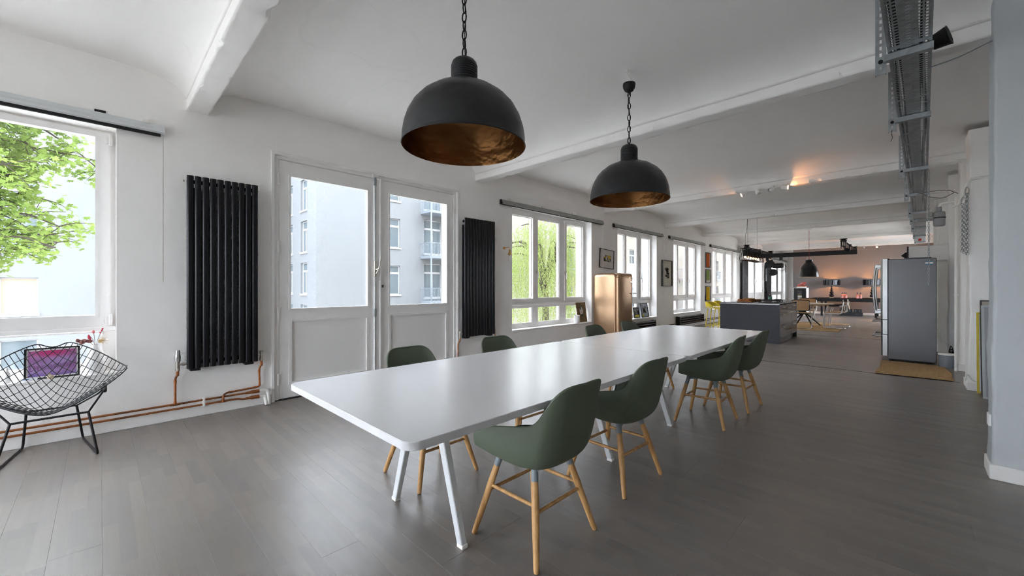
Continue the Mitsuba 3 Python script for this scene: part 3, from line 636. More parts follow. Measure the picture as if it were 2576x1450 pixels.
# tall black radiators
def tall_radiator(x0, x1, z0, z1, label, valve_left=True):
    k = thing('radiator', label, 'radiator', 'tall black radiators'); n = 10; p = (x1 - x0) / n
    prof = Polygon([(math.cos(a) * p * .43, math.sin(a) * .016) for a in np.linspace(0, 6.283, 25)[:-1]]).buffer(.002)
    for i in range(n):
        m = extr(prof, z1 - z0 - .004); part(k, 'tube', move(m, x0 + (i + .5) * p, 4.888, z0 + .002), 'm_radiator', smooth=40)
        part(k, 'tube_cap', move(extr(prof.buffer(-.002), z1 - z0), x0 + (i + .5) * p, 4.888, z0), 'm_radiator')
    for z in (z0 + .05, z1 - .05): part(k, 'collector', rod([x0 + .008, 4.928, z], [x1 - .008, 4.928, z], .019, n=12), 'm_radiator', smooth=40)
    for x in (x0 + .11 * (x1 - x0) + .005, x1 - .13 * (x1 - x0)): part(k, 'bracket', merge([bx(x - .04, x + .04, 4.90, 4.998, z0 - .028, z0 + .02, .003), bx(x - .036, x + .036, 4.95, 4.998, z0, z1 - .1)]), 'm_black')
    for x, s in ((x0 - .012, 0), (x1 + .012, 1)): part(k, 'vent', rod([x - .008, 4.928, z1 - .05], [x + .006, 4.928, z1 - .05], .010), 'm_nickel')
    return k
r1 = tall_radiator(.572, 1.166, .490, 2.335, 'tall black tube radiator between the wide window and the balcony door')
r2 = tall_radiator(3.937, 4.583, .495, 2.345, 'tall black tube radiator between the balcony door and the willow window')
def valve(k, xv, xr, z, head):
    sgn = 1 if xr > xv else -1
    m = [rod([xv, 4.928, z - .055], [xv, 4.928, z + .03], .016, n=12), rod([xv, 4.928, z], [xr, 4.928, z], .010), rod([xv + sgn * .03, 4.928, z], [xv + sgn * .052, 4.928, z], .017, n=8), rod([xv, 4.928, z - .06], [xv, 4.928, z - .035], .019, n=8)]
    part(k, 'valve', merge(m), 'm_nickel', smooth=40)
    if head: part(k, 'thermostat_head', lathe([(1e-4, 0), (.021, 0), (.024, .02), (.024, .055), (.020, .060), (.020, .10), (.016, .108), (1e-4, .108)], 16, xv, 4.928, z + .028), 'm_chrome', smooth=40)
    else: part(k, 'valve_cap', rod([xv, 4.928, z + .025], [xv, 4.928, z + .045], .017, n=10), 'm_nickel')
valve(r1, .512, .58, .535, True); valve(r1, 1.205, 1.16, .545, False)
valve(r2, 3.885, 3.945, .54, False); valve(r2, 4.625, 4.575, .55, True)
# copper heating pipes along the floor
def fitting(p, q, r=.0125): return rod(p, q, r, n=12)
cp = thing('heating_pipe', 'pair of copper heating pipes along the skirting board below the tall radiator', 'pipe')
yP = 4.952
part(cp, 'pipe', rod([-4, yP, .155], [1.135, yP, .158], .0095, n=12), 'm_copper', smooth=40)
part(cp, 'pipe', tube(bend([[-4, yP, .112], [1.0, yP, .113], [1.04, yP, .098], [1.135, yP, .10]], .02), .0095, 12), 'm_copper', smooth=40)
part(cp, 'riser', tube(bend([[.497, yP, .156], [.497, yP, .40], [.512, 4.928, .44], [.512, 4.928, .49]], .02), .0095, 12), 'm_copper', smooth=40)
part(cp, 'riser', tube(bend([[1.205, 4.928, .49], [1.205, 4.928, .44], [1.19, yP, .40], [1.195, yP, .205], [.90, yP, .192], [.868, 4.93, .175], [.868, 4.93, .113]], .025), .0095, 12), 'm_copper', smooth=40)
fit = [fitting([.46, yP, .156], [.535, yP, .156], .012), fitting([.497, yP, .15], [.497, yP, .185], .012), fitting([.497, yP, .36], [.497, yP, .385], .0125), fitting([.512, 4.928, .43], [.512, 4.928, .475], .0125), fitting([1.205, 4.928, .43], [1.205, 4.928, .475], .0125), fitting([1.19, yP, .36], [1.19, yP, .385], .0125),
       fitting([1.194, yP, .215], [1.194, yP, .24], .012), fitting([1.14, yP, .2035], [1.165, yP, .2045], .012), fitting([.915, yP, .193], [.945, yP, .194], .012), fitting([.83, yP, .1125], [.905, yP, .1125], .012), fitting([.868, 4.935, .115], [.868, 4.935, .145], .012)]
for z in (.158, .10): fit += [tube([[1.07, yP, z], [1.10, yP, z], [1.115, yP, z], [1.19, yP, z]], [.0125, .0125, .018, .018], 14), fitting([1.125, yP, z], [1.135, yP, z], .020), fitting([1.175, yP, z], [1.19, yP, z], .020)]
part(cp, 'fitting', merge(fit), 'm_copper', smooth=40)
part(cp, 'white_elbow', tube(bend([[1.19, yP, .158], [1.275, yP, .158], [1.275, 4.93, .005]], .05, 8), .0165, 12), 'm_pipewhite', smooth=40, label='white painted pipe bend')
part(cp, 'white_elbow', tube(bend([[1.19, yP, .10], [1.245, yP, .10], [1.25, 4.92, .005]], .04, 8), .0165, 12), 'm_pipewhite', smooth=40)
part(cp, 'clip', merge([bx(.705, .725, yP - .012, 4.978, .095, .176, .003)]), 'm_pipewhite')
cp2 = thing('heating_pipe', 'copper pipe dropping from the valves of the radiator beside the willow window', 'pipe')
part(cp2, 'riser', tube(bend([[3.885, 4.928, .49], [3.885, 4.93, .44], [3.862, yP, .40], [3.862, yP, .01]], .02), .0095, 10), 'm_copper', smooth=40)
part(cp2, 'riser', tube(bend([[4.625, 4.928, .50], [4.625, 4.93, .45], [4.61, yP, .40], [4.61, yP, .155], [5.0, yP, .155]], .02), .0095, 10), 'm_copper', smooth=40)
D('m_pipegrey', (.20, .16, .13))
cp3 = thing('heating_pipe', 'pair of dull heating pipes running along the wall behind the yellow stools', 'pipe')
for z in (.165, .115): part(cp3, 'pipe', rod([8.8, 4.955, z], [18.6, 4.955, z], .012, n=10), 'm_pipegrey', smooth=40)
# low tube radiators
def low_radiator(x0, x1, label):
    k = thing('low_radiator', label, 'radiator', None)
    for i in range(4):
        for j in range(2): part(k, 'tube', rod([x0, 4.965 - j * .075, .155 + i * .062], [x1, 4.965 - j * .075, .155 + i * .062], .0225, n=10), 'm_radiator', smooth=40)
    for x in (x0, x1 - .05): part(k, 'collector', merge([bx(x, x + .05, 4.865, 4.985, .12, .375, .008)]), 'm_radiator')
low_radiator(9.2, 10.55, 'low black tube radiator under the sill right of the copper coloured fridge')
low_radiator(12.13, 14.15, 'low black tube radiator under the window left of the yellow stools')
tall2 = [(18.62, 19.42, 'tall black radiator left of the far balcony door'), (22.62, 23.5, 'tall black radiator right of the far balcony door')]
for a, b, l in tall2: tall_radiator(a, b, .45, 2.38, l)
# brass bell
bl = thing('wall_bell', 'small brass ship bell with a short cord between the radiator and the willow window', 'bell')
part(bl, 'wall_plate', rod([4.90, 4.985, 1.945], [4.90, 5.0, 1.945], .022, n=12), 'm_brass')
part(bl, 'arm', tube(bend([[4.90, 4.99, 1.945], [4.93, 4.95, 1.955], [4.96, 4.93, 1.96], [4.96, 4.92, 1.93]], .02), .006, 8), 'm_brass', smooth=40)
part(bl, 'bell', lathe([(.003, .09), (.012, .088), (.017, .075), (.021, .045), (.030, .018), (.041, .0), (.037, .0), (.026, .02), (.018, .045), (.003, .08)], 20, 4.965, 4.92, 1.83), 'm_brass', smooth=40)
part(bl, 'clapper', tube([[4.965, 4.92, 1.87], [4.965, 4.92, 1.81]], [.004, .007], 6), 'm_brass')
part(bl, 'cord', rod([4.965, 4.92, 1.81], [4.965, 4.915, 1.69], .004, n=6), 'm_pipewhite')
# pictures on the wall
def picture(label, x0, x1, z0, z1, art, frame='m_black', w=.012, depth=.025, mount=None, tilt=0.0, artbox=None, yb=5.0):
    k = thing('framed_picture', label, 'picture'); cx, cz = (x0 + x1) / 2, (z0 + z1) / 2
    def rot(m):
        if not tilt: return m
        m = m.copy(); m.apply_transform(trimesh.transformations.rotation_matrix(math.radians(tilt), [0, 1, 0], [cx, yb, cz])); return m
    part(k, 'frame', rot(ring_xz(x0, x1, z0, z1, w, yb - depth, yb - .002)), frame)
    part(k, 'mount', rot(bx(x0 + w * .8, x1 - w * .8, yb - depth * .55, yb - .004, z0 + w * .8, z1 - w * .8)), mount or 'm_whitematt')
    if artbox:
        a, b, c, d = artbox; part(k, 'print', rot(bx(x0 + a * (x1 - x0), x0 + b * (x1 - x0), yb - depth * .55 - .002, yb - depth * .5, z0 + c * (z1 - z0), z0 + d * (z1 - z0))), art)
    return k
def f_ink(p, n, uv):
    v = fbm(p.x * 26, p.z * 13, 4., 3); y = smoothstep(.6, .66, noise(p.x * 14, p.z * 22, 7.))
    return mix(mix(C3(.03, .03, .03), C3(.62, .60, .56), smoothstep(.46, .52, v)), C3(.62, .42, .06), y)
D('m_ink', mikit.proc(f_ink))
def f_lino(p, n, uv): return mix(C3(.02, .02, .02), C3(.55, .53, .45), smoothstep(.50, .54, fbm(p.x * 20 + noise(p.z * 20, p.x * 20) * 1.5, p.z * 26, 2., 2)))
D('m_lino', mikit.proc(f_lino))
D('m_mountgrey', (.60, .58, .50)); D('m_mountpale', (.66, .62, .59))
def squiggle(name, c):
    def f(p, n, uv): return mix(C3(*c), C3(*[x * .45 for x in c]), smoothstep(.018, .0, dr.abs(fbm(p.x * 9, p.z * 9, p.x, 3) - .5)) * .8)
    D(name, mikit.proc(f))
squiggle('m_orange', (.52, .13, .045)); squiggle('m_olive', (.26, .34, .11)); squiggle('m_ochre', (.55, .36, .025))
picture('black framed print with small yellow and black sketch hung crooked above the copper coloured fridge', 7.925, 8.535, 1.70, 2.14, 'm_ink', artbox=(.28, .78, .36, .70), mount='m_mountpale', tilt=3.2)
picture('tall black framed print with a dark linocut between two windows', 11.17, 11.79, 1.286, 2.04, 'm_lino', w=.018, depth=.06, mount='m_mountgrey', artbox=(.30, .70, .30, .74))
for (z0, z1, m, col, ab) in [(1.94, 2.47, 'm_orange', 'orange', (.14, .86, .05, .95)), (1.40, 1.88, 'm_olive', 'green', (.14, .86, .22, .93)), (.78, 1.31, 'm_ochre', 'yellow', (.14, .86, .04, .92))]:
    pos = {'orange': 'top', 'green': 'middle', 'yellow': 'bottom'}[col]
    picture(f'narrow framed {col} picture, {pos} of the three stacked beside the window', 14.62, 15.08, z0, z1, m, frame='m_black', w=.022, depth=.035, mount='m_mountpale', artbox=ab)
# things on the ledge of the wide window
def f_purple(p, n, uv):
    b = fbm(p.x * 7, p.z * 9, 1., 3); s = dr.exp(-dr.square((p.x + .28) / .115) - dr.square((p.z - .73) / .034))
    w = mix(C3(.40, .27, .52), C3(.30, .15, .33), smoothstep(.35, .65, b)); w = mix(w, C3(.20, .14, .40), smoothstep(.60, .55, p.z + .04 * b))
    return mix(w, C3(.50, .06, .20), dr.clip(s * 1.25, 0, 1))
D('m_purpleart', mikit.proc(f_purple))
pk = thing('framed_picture', 'black framed purple poster with pink cloud and thin outlined letters on the window ledge', 'picture')
def lean(m): m = m.copy(); m.apply_transform(trimesh.transformations.rotation_matrix(math.radians(-5), [1, 0, 0], [0, 5.06, .517])); return m
fx0, fx1, fz0, fz1 = -.428, -.122, .517, .768
part(pk, 'frame', lean(ring_xz(fx0, fx1, fz0, fz1, .011, 5.045, 5.065)), 'm_black')
part(pk, 'mount', lean(bx(fx0 + .009, fx1 - .009, 5.052, 5.062, fz0 + .009, fz1 - .009)), 'm_whitematt')
part(pk, 'print', lean(bx(fx0 + .020, fx1 - .020, 5.050, 5.053, fz0 + .022, fz1 - .022)), 'm_purpleart')
D('m_letter', (.16, .05, .16))
def outline_text(s, h, t=.10):
    m = meshkit.text_mesh(s, h, depth=.0006); return m
lt = outline_text('Dreamer', .045); lt.apply_scale([.235 / np.ptp(lt.vertices[:, 0]), 1, 1]); lt.apply_translation([-lt.bounds[0][0], 0, 0]); v = lt.vertices.copy()
sx = v[:, 0]; rim_ = trimesh.Trimesh(np.stack([fx0 + .027 + sx, 5.0495 - v[:, 2], .583 + .10 * sx + v[:, 1]], 1), lt.faces[:, ::-1], process=False)
e_ = rim_.edges_unique[rim_.face_adjacency_angles.argsort()[:0]] if 0 else None
def outline_tubes(m, r=.0008):
    """thin strokes along the sharp front edges of lettering"""
    adj, ang = m.face_adjacency_edges, m.face_adjacency_angles; yv = m.vertices[:, 1]; out = []
    for (a, b), g in zip(adj, ang):
        if g > .8 and abs(yv[a] - yv[b]) < 1e-5 and yv[a] < yv.mean(): out.append(tube([m.vertices[a], m.vertices[b]], r, 4, caps=False))
    return merge(out)
lm = trimesh.Trimesh(rim_.vertices, rim_.faces, process=True); part(pk, 'lettering', lean(outline_tubes(lm)), 'm_letter')
vs = thing('vase', 'white porcelain vase at the right end of the window ledge', 'vase')
part(vs, 'body', lathe([(1e-4, 0), (.040, 0), (.058, .02), (.068, .06), (.064, .11), (.045, .17), (.030, .215), (.026, .245), (.030, .25), (.026, .25), (.022, .24), (.026, .21), (.030, .17)], 28, -.03, 5.10, .516), 'm_whitegloss', smooth=40)
P('m_petalred', (.50, .05, .09), .7); P('m_petalpink', (.62, .22, .22), .7); P('m_drybrown', (.26, .11, .10), .8); P('m_straw', (.58, .40, .16), .8); P('m_stem', (.20, .12, .09), .8)
fl = thing('dried_flowers', 'small bunch of dried red and straw coloured flowers in the white vase', 'flowers')
c0 = np.array([.005, 5.10, .74])
stems = [(.05, 5.08, .895), (-.006, 5.10, .875), (-.02, 5.09, .83), (-.07, 5.09, .81), (.055, 5.09, .80)]
part(fl, 'stem', merge([tube(bend([c0, c0 * .5 + np.array(s) * .5 + [0, 0, .02], s], .05), .0016, 5) for s in stems]), 'm_stem')
def blob(p, r, sc=(1, 1, 1)): m = trimesh.creation.icosphere(2, r); m.apply_scale(sc); m.apply_translation(p); return m
for q in [(.05, 5.08, .90), (.045, 5.082, .885), (.036, 5.085, .866)]: part(fl, 'berry', blob(q, .006, (1, 1, 1.3)), 'm_petalred', smooth=True)
part(fl, 'pink_tail', blob((-.006, 5.10, .876), .011, (.9, .9, 1.4)), 'm_petalpink', smooth=True)
for q in [(-.035, 5.09, .835), (-.028, 5.09, .822)]: part(fl, 'red_blossom', blob(q, .011, (.7, .7, 1.9)), 'm_petalred', smooth=True)
for q in [(-.10, 5.09, .808), (-.085, 5.09, .80), (-.065, 5.09, .805), (-.048, 5.09, .80), (-.03, 5.09, .797), (-.075, 5.09, .79)]:
    part(fl, 'dry_leaf', move(blob((0, 0, 0), .020, (1, .25, .8)), *q, rz=RNG.uniform(-60, 60), rx=RNG.uniform(-30, 30)), 'm_drybrown', smooth=True)
part(fl, 'straw_tuft', merge([rod([.022, 5.09, .79], np.array([.050, 5.09, .80]) + RNG.normal(0, .016, 3), .0011, .0006, 4) for _ in range(60)]), 'm_straw')
place_thing(fl, T().translate([-.035, 0, 0]))
for i, (x, h, r, l) in enumerate([(-.575, .085, .030, 'white cup at the left end of the ledge'), (-.515, .115, .024, 'slim white bottle vase beside the purple poster')]):
    k = thing('vase' if i else 'cup', l, 'vase' if i else 'cup')
    part(k, 'body', lathe([(1e-4, 0), (r * .8, 0), (r, .01), (r * .95, h * .6), (r * (.4 if i else 1), h * .8), (r * (.45 if i else 1.02), h), (r * (.35 if i else .9), h), (r * .3, h * .7)], 24, x, 5.06, .516), 'm_whitegloss', smooth=40)
bd_ = thing('figurine', 'little cream wooden bird in front of the purple poster', 'figurine')
P('m_cream', (.62, .52, .38), .5)
part(bd_, 'body', merge([blob((-.285, 5.015, .534), .018, (1.1, .8, 1.0)), blob((-.292, 5.013, .556), .009, (1, .9, 1.1)), rod([-.30, 5.013, .556], [-.311, 5.012, .555], .003, .0005, 6)]), 'm_cream', smooth=True)
crd = thing('postcard', 'small printed card lying below the purple poster', 'card')
D('m_card', (.70, .72, .74)); D('m_cardblue', (.06, .12, .30))
part(crd, 'card', move(bx(-.045, .045, -.001, .001, 0, .022), -.40, 5.025, .517, rx=-25), 'm_card'); part(crd, 'print', move(bx(-.035, .0, -.002, -.0005, .010, .017), -.40, 5.025, .517, rx=-25), 'm_cardblue')

# ------------------------------------------------------------------ the two long tables
TY0, TY1, TZ = 1.19, 2.425, .742
def long_table(x0, x1, label):
    k = thing('table', label, 'table', None)
    part(k, 'tabletop', rbox(x0, x1, TY0, TY1, TZ - .032, TZ, .055, .0025), 'm_table', smooth=30)
    yc = (TY0 + TY1) / 2 + .06
    for xt in (x0 + .515, x1 - .515):
        part(k, 'crossbar', merge([bx(xt - .03, xt + .03, TY0 + .12, TY1 - .10, TZ - .075, TZ - .0325, .004)]), 'm_tableleg')
        for s in (-1, 1):
            t0, t1 = np.array([xt, yc + s * .10, TZ - .07]), np.array([xt, yc + s * .315, 0.006])
            d = t1 - t0; pts = []
            for q, (w, dd) in ((0, (.020, .029)), (1, (.0165, .021))):
                c = t0 + d * q
                for a, b in ((-1, -1), (1, -1), (1, 1), (-1, 1)):
                    for e in (0, 1): pts.append(c + [a * (w - .004 * e), b * (dd - .004 * (1 - e)), 0])
            part(k, 'leg', trimesh.convex.convex_hull(np.array(pts)), 'm_tableleg')
            part(k, 'foot', bx(xt - .0175, xt + .0175, t1[1] - .022, t1[1] + .022, 0, .02, .002), 'm_whitematt')
    part(k, 'underframe', merge([bx(x0 + .5, x1 - .5, yc - .10 + s * .2, yc - .04 + s * .2, TZ - .07, TZ - .0325, .003) for s in (0, .7)]), 'm_tableleg')
    return k
long_table(.722, 3.128, 'long white meeting table with splayed white legs, nearer of the two')
long_table(3.134, 5.545, 'long white meeting table with splayed white legs, farther of the two')
# ------------------------------------------------------------------ armchairs with a moulded shell (front = +y)
from scipy.interpolate import PchipInterpolator
_A = [0, .10, .18, .24, .28, .32, .355, .39, .43, .52, .65, .85, 1.0]
RIM_X = PchipInterpolator(_A, [0, .066, .122, .158, .178, .193, .203, .211, .222, .242, .258, .267, .268])
RIM_Y = PchipInterpolator(_A, [-.235, -.233, -.228, -.217, -.207, -.197, -.186, -.172, -.150, -.09, .0, .105, .168])
RIM_Z = PchipInterpolator(_A, [.820, .822, .818, .800, .775, .735, .690, .654, .638, .625, .608, .588, .568])
IN_X = PchipInterpolator([0, .2, .4, .6, 1], [0, .075, .125, .135, .135]); IN_Y = PchipInterpolator([0, .2, .4, .6, 1], [-.155, -.14, -.10, -.02, .215])
def shell_points(A=81, B=22):
    S = np.linspace(-1, 1, A); Pg = np.zeros((A, B, 3))
    for i, s in enumerate(S):
        a = abs(s); sg = 1 if s >= 0 else -1; x, y, z = float(RIM_X(a)), float(RIM_Y(a)), float(RIM_Z(a))
        rim = np.array([sg * x, y - .36 * max(0, z - .62), z]); iz = np.interp(a, [0, .6, 1], [.425, .42, .452])
        inner = np.array([sg * float(IN_X(a)), float(IN_Y(a)), iz])
        c1 = np.array([sg * x * 1.02, y * 1.0 if a < .5 else y, np.interp(a, [0, .5, .75, 1], [.405, .408, .425, .455])]); c2 = np.array([sg * x * 1.05, y * 1.05 if y < 0 else y, np.interp(a, [0, .4, 1], [.56, .52, .50])])
        ctr = np.array([0, inner[1], iz + .004])
        for j in range(B):
            if j < 5: Pg[i, j] = ctr + (inner - ctr) * (j / 4) ** .9
            else:
                t = (j - 4) / (B - 5); Pg[i, j] = (1 - t) ** 3 * inner + 3 * t * (1 - t) ** 2 * c1 + 3 * t * t * (1 - t) * c2 + t ** 3 * rim
    return Pg
def armchair(label, group=None):
    k = thing('armchair', label, 'chair', group)
    Pg = shell_points(); sh = solidify(Pg, .007)
    part(k, 'shell', sh, 'm_shell', smooth=40)
    e = Pg[:, -1]; edge = np.vstack([Pg[0, 5:-1], e, Pg[-1, 5:-1][::-1]]); part(k, 'edge_lip', tube(edge, .0055, 7), 'm_shell', smooth=True)
    pad = [(math.copysign(abs(math.cos(a)) ** .7, math.cos(a)) * .185, math.copysign(abs(math.sin(a)) ** .7, math.sin(a)) * .19 + .035) for a in np.linspace(0, 6.283, 33)[:-1]]
    pr = np.array(pad); c = pr.mean(0); rings = [(.90, .440), (1.0, .452), (1.0, .468), (.94, .480), (.6, .484), (.01, .484)]
    G = np.array([[[c[0] + (p[0] - c[0]) * f, c[1] + (p[1] - c[1]) * f, z + .02 * max(0, (p[1] - .1))] for p in np.vstack([pr, pr[:1]])] for f, z in rings]); part(k, 'seat_pad', grid_surface(G[:, ::-1]), 'm_pad', smooth=50)
    part(k, 'under_plate', merge([bx(-.10, .10, -.10, .12, .405, .424, .006), rod([-.13, -.12, .405], [.13, .14, .405], .013), rod([.13, -.12, .405], [-.13, .14, .405], .013)]), 'm_collar')
    for sx in (-1, 1):
        for sy, yt, yb in ((-1, -.10, -.205), (1, .13, .222)):
            top, ft = np.array([sx * .125, yt, .41]), np.array([sx * .232, yb, 0.0]); d = ft - top; p = lambda t: top + d * t
            lg = part(k, 'leg', merge([tube([p(.14), p(.4), p(.97), p(.995)], [.0165, .0185, .0135, .011], 14)]), 'm_oak', smooth=40)
            part(lg, 'collar', tube([top + [-.25 * sx * .03, 0, .012], p(.02), p(.15)], [.016, .017, .0172], 12), 'm_collar', smooth=40, label='grey metal leg collar')
            part(lg, 'glide', rod(p(.99), p(1.0), .009, n=8), 'm_blackmatt')
    def at(sx, sy, z):
        yt, yb = ((-.10, -.205) if sy < 0 else (.13, .222)); t = (.41 - z) / .41; return np.array([sx * (.125 + .107 * t), yt + (yb - yt) * t, z])
    for a, b, z in (((-1, -1), (1, -1), .222), ((-1, 1), (1, 1), .222), ((-1, -1), (-1, 1), .250), ((1, -1), (1, 1), .250)): part(k, 'stretcher', tube([at(*a, z), (at(*a, z) + at(*b, z)) / 2, at(*b, z)], [.0085, .0098, .0085], 10), 'm_oak', smooth=40)
    return k
ch = armchair('olive green shell armchair at the near right end of the white tables')
for x, y, r, l in [(2.43, 1.405, -2, 'olive green shell armchair second along the right-hand side of the white tables'), (4.06, 1.37, 3, 'olive green shell armchair third along the right-hand side of the white tables'), (4.76, 1.335, -1, 'olive green shell armchair at the far right end of the white tables'),
                   (1.60, 2.36, 180, 'olive green shell armchair left of the white tables in front of the balcony door'), (2.48, 2.36, 178, 'olive green shell armchair left of the white tables in front of the narrow radiator'),
                   (4.02, 2.33, 181, 'olive green shell armchair left of the tables before the side of the copper fridge'), (4.80, 2.32, 179, 'olive green shell armchair left of the tables before the door of the copper fridge')]:
    copy_thing(ch, place(x, y, 0, r), l)
place_thing(ch, place(1.58, 1.375, 0, 0))

# ------------------------------------------------------------------ big dome pendants
def dome_lamp(x, y, zr, zc, label, canopy):
    k = thing('pendant_lamp', label, 'lamp'); R = .352
    out = [(R, 0), (R + .003, .004), (R + .001, .012), (R - .001, .02), (.349, .06), (.340, .115), (.322, .17), (.292, .225), (.250, .272), (.195, .312), (.13, .340), (.085, .352), (.074, .358)]
    part(k, 'shade', lathe(out, 64, x, y, zr), 'm_lampblack', smooth=40)
    inn = [(R - .001, .001), (.345, .06), (.336, .112), (.317, .166), (.287, .22), (.245, .266), (.19, .305), (.125, .332), (.06, .345), (1e-3, .347)]
    part(k, 'reflector', lathe([(R, 0)] + inn, 64, x, y, zr), 'm_bronze', smooth=40, label='bronze hammered inner side')
    nk = [(.076, .352)]
    for i in range(9): z = .358 + i * .0128; nk += [(.0735, z), (.0765, z + .003), (.0765, z + .0085), (.0735, z + .0115)]
    nk += [(.074, .475), (.070, .488), (.060, .500), (.045, .508), (.02, .512), (1e-3, .513)]
    part(k, 'neck', lathe(nk, 40, x, y, zr), 'm_lampblack', smooth=30)
    part(k, 'loop', merge([tube([[x + .014 * math.cos(a), y, zr + .515 + .016 * math.sin(a)] for a in np.linspace(-.3, 3.44, 9)], .004, 6)]), 'm_black')
    part(k, 'chain', chain_links([x, y, zr + .525], [x, y, zc - .045 if canopy else zc], .062, .0042, .013), 'm_black', smooth=True)
    part(k, 'cable', tube([[x + .010 * math.sin(z * 22 + 1) + .004, y + .010 * math.cos(z * 17), z] for z in np.arange(zr + .52, zc - .02, .03)], .0028, 6), 'm_black')
    part(k, 'canopy', lathe([(.055, .03), (.057, .02), (.052, -.01), (.038, -.035), (.018, -.046), (.006, -.05), (.006, -.075), (1e-3, -.075)][::-1], 28, x, y, zc), 'm_blackmatt', smooth=40)
    bulb = trimesh.creation.icosphere(2, .032); bulb.apply_translation([x, y, zr + .285])
    part(k, 'bulb', bulb, 'm_whitegloss', emitter={'type': 'area', 'radiance': {'type': 'rgb', 'value': list(LAMP_DOME)}})
    part(k, 'bulb_holder', rod([x, y, zr + .31], [x, y, zr + .35], .022), 'm_black')
    if canopy:
        part(k, 'wire_tangle', merge([tube([[x + RNG.normal(0, .02), y + RNG.normal(0, .02), zc + .03 + q * .045] for q in range(4)], .003, 5) for _ in range(7)]), 'm_pipewhite')
    return k
LAMP_DOME = (.20, .09, .025)
dome_lamp(1.473, 1.83, 2.075, 3.21, 'large black dome pendant lamp with bronze inside, over the nearer white table', False)
dome_lamp(3.405, 1.83, 2.065, 3.11, 'large black dome pendant lamp hung from a round canopy, over the farther white table', True)

# ------------------------------------------------------------------ wire lounge chair by the window
wc = thing('wire_chair', 'black welded wire lounge chair in front of the wide window', 'chair')
CX, CY = -.265, 4.66
def wire_pt(u, v):
    a, b = (u + v) / 2, (u - v) / 2
    h = lambda t: (math.sqrt(t * t + .0225) - .15) / (math.sqrt(1.0225) - .15)
    ap = (a + math.sqrt(a * a + .03)) / 2 - math.sqrt(.03) / 2
    z = .335 + (.56 * h(a) if a > 0 else .055 * a * a) + .29 * h(b) + .25 * ap * (math.sqrt(b * b + .02) - math.sqrt(.02))
    x = .445 * b * (1 + .16 * abs(a)); y = (.37 if a > 0 else .36) * a * (1 + .14 * abs(b)) - .05
    return np.array([CX + x, CY + y, z])
U = np.linspace(-1, 1, 19); AM = .83
def wire(f):
    t = [q for q in np.linspace(-1, 1, 65) if abs(sum(f(q))) / 2 <= AM]
    return tube(np.array([wire_pt(*f(q)) for q in t]), .0023, 5, caps=False) if len(t) > 3 else None
part(wc, 'seat_mesh', merge([wire(lambda t, u=u: (u, t)) for u in U[1:-1]] + [wire(lambda t, u=u: (t, u)) for u in U[1:-1]]), 'm_black', smooth=True)
cr_ = [(AM, -(1 - AM)), (AM, 1 - AM), (0, 1), (-AM, 1 - AM), (-AM, -(1 - AM)), (0, -1)]; ab = np.vstack([np.linspace(p, q, 14)[:-1] for p, q in zip(cr_, cr_[1:] + cr_[:1])])
for _ in range(3): ab = (np.roll(ab, 1, 0) + 2 * ab + np.roll(ab, -1, 0)) / 4
rim_pts = np.array([wire_pt(a + b, a - b) for a, b in ab])
part(wc, 'rim', tube(rim_pts, .0042, 7, closed=True), 'm_black', smooth=True)
FF = {1: ((-.012, 4.372), (-.10, 4.92), (-.062, 4.425, .325), (-.135, 4.86, .30), (.025, 4.55, .475)), -1: ((-.508, 4.40), (-.425, 4.955), (-.44, 4.455, .315), (-.40, 4.87, .30), (-.555, 4.58, .475))}
for s, (f, b, kf, kb, w) in FF.items():
    part(wc, 'runner', tube(bend([kb, [b[0], b[1], .008], [f[0], f[1], .008], kf], .03, 5), .008, 9), 'm_black', smooth=True)
    part(wc, 'wing_strut', tube(bend([kb, [w[0] - s * .03, w[1] + .05, w[2] - .05], w], .04), .0065, 8), 'm_black', smooth=True)
    part(wc, 'wing_strut', tube([kf, [w[0], w[1] - .03, w[2] - .01]], .0065, 8), 'm_black', smooth=True)
    part(wc, 'rubber_mount', tube([np.array(w) + [0, -.06, -.02], np.array(w) + [0, .06, .01]], .013, 8), 'm_rubber', smooth=True)
part(wc, 'crossbar', tube([FF[-1][2], FF[1][2]], .008, 9), 'm_black'); part(wc, 'crossbar', tube([FF[-1][3], FF[1][3]], .007, 9), 'm_black')

# ------------------------------------------------------------------ copper coloured retro fridge (front = -y)
rf = thing('refrigerator', 'copper coloured rounded retro fridge between two windows', 'refrigerator')
X0, X1, Yb, Yf, Zt = 7.625, 8.235, 4.96, 4.40, 1.565
def dome_top(x0, x1, y0, y1, z0, z1, r, n=14):
    """a cabinet whose top rounds over towards all sides"""
    rings = []
    for t in np.linspace(0, 1, 9): a = t * math.pi / 2; rings.append((r * (1 - math.cos(a)), z1 - r + r * math.sin(a)))
    rings = [(0.012, z0), (0, z0 + .012), (0, z1 - r)] + rings[1:]
    G = []
    for d, z in rings:
        c = np.array(rrect(x1 - x0 - 2 * d, y1 - y0 - 2 * d, max(.004, .05 - d * .3), 5).exterior.coords)[:-1] + [(x0 + x1) / 2, (y0 + y1) / 2]; G.append(np.c_[np.vstack([c, c[:1]]), np.full(len(c) + 1, z)])
    m = grid_surface(np.array(G)[:, ::-1]); cap = trimesh.Trimesh(np.vstack([G[-1], [G[-1].mean(0)]]), [[i, i + 1, len(G[-1])] for i in range(len(G[-1]) - 1)], process=False); return merge([m, cap])
part(rf, 'body', dome_top(X0, X1, Yf, Yb, .07, Zt, .085), 'm_fridgebronze', smooth=50)
dn = 14; dp = []
for t in np.linspace(0, 1, dn): a = -math.pi / 2 + t * math.pi; dp.append((( X0 + X1) / 2 + (X1 - X0) / 2 * math.copysign(abs(math.sin(a)) ** .62, math.sin(a)), Yf - .012 - .085 * abs(math.cos(a)) ** .62))
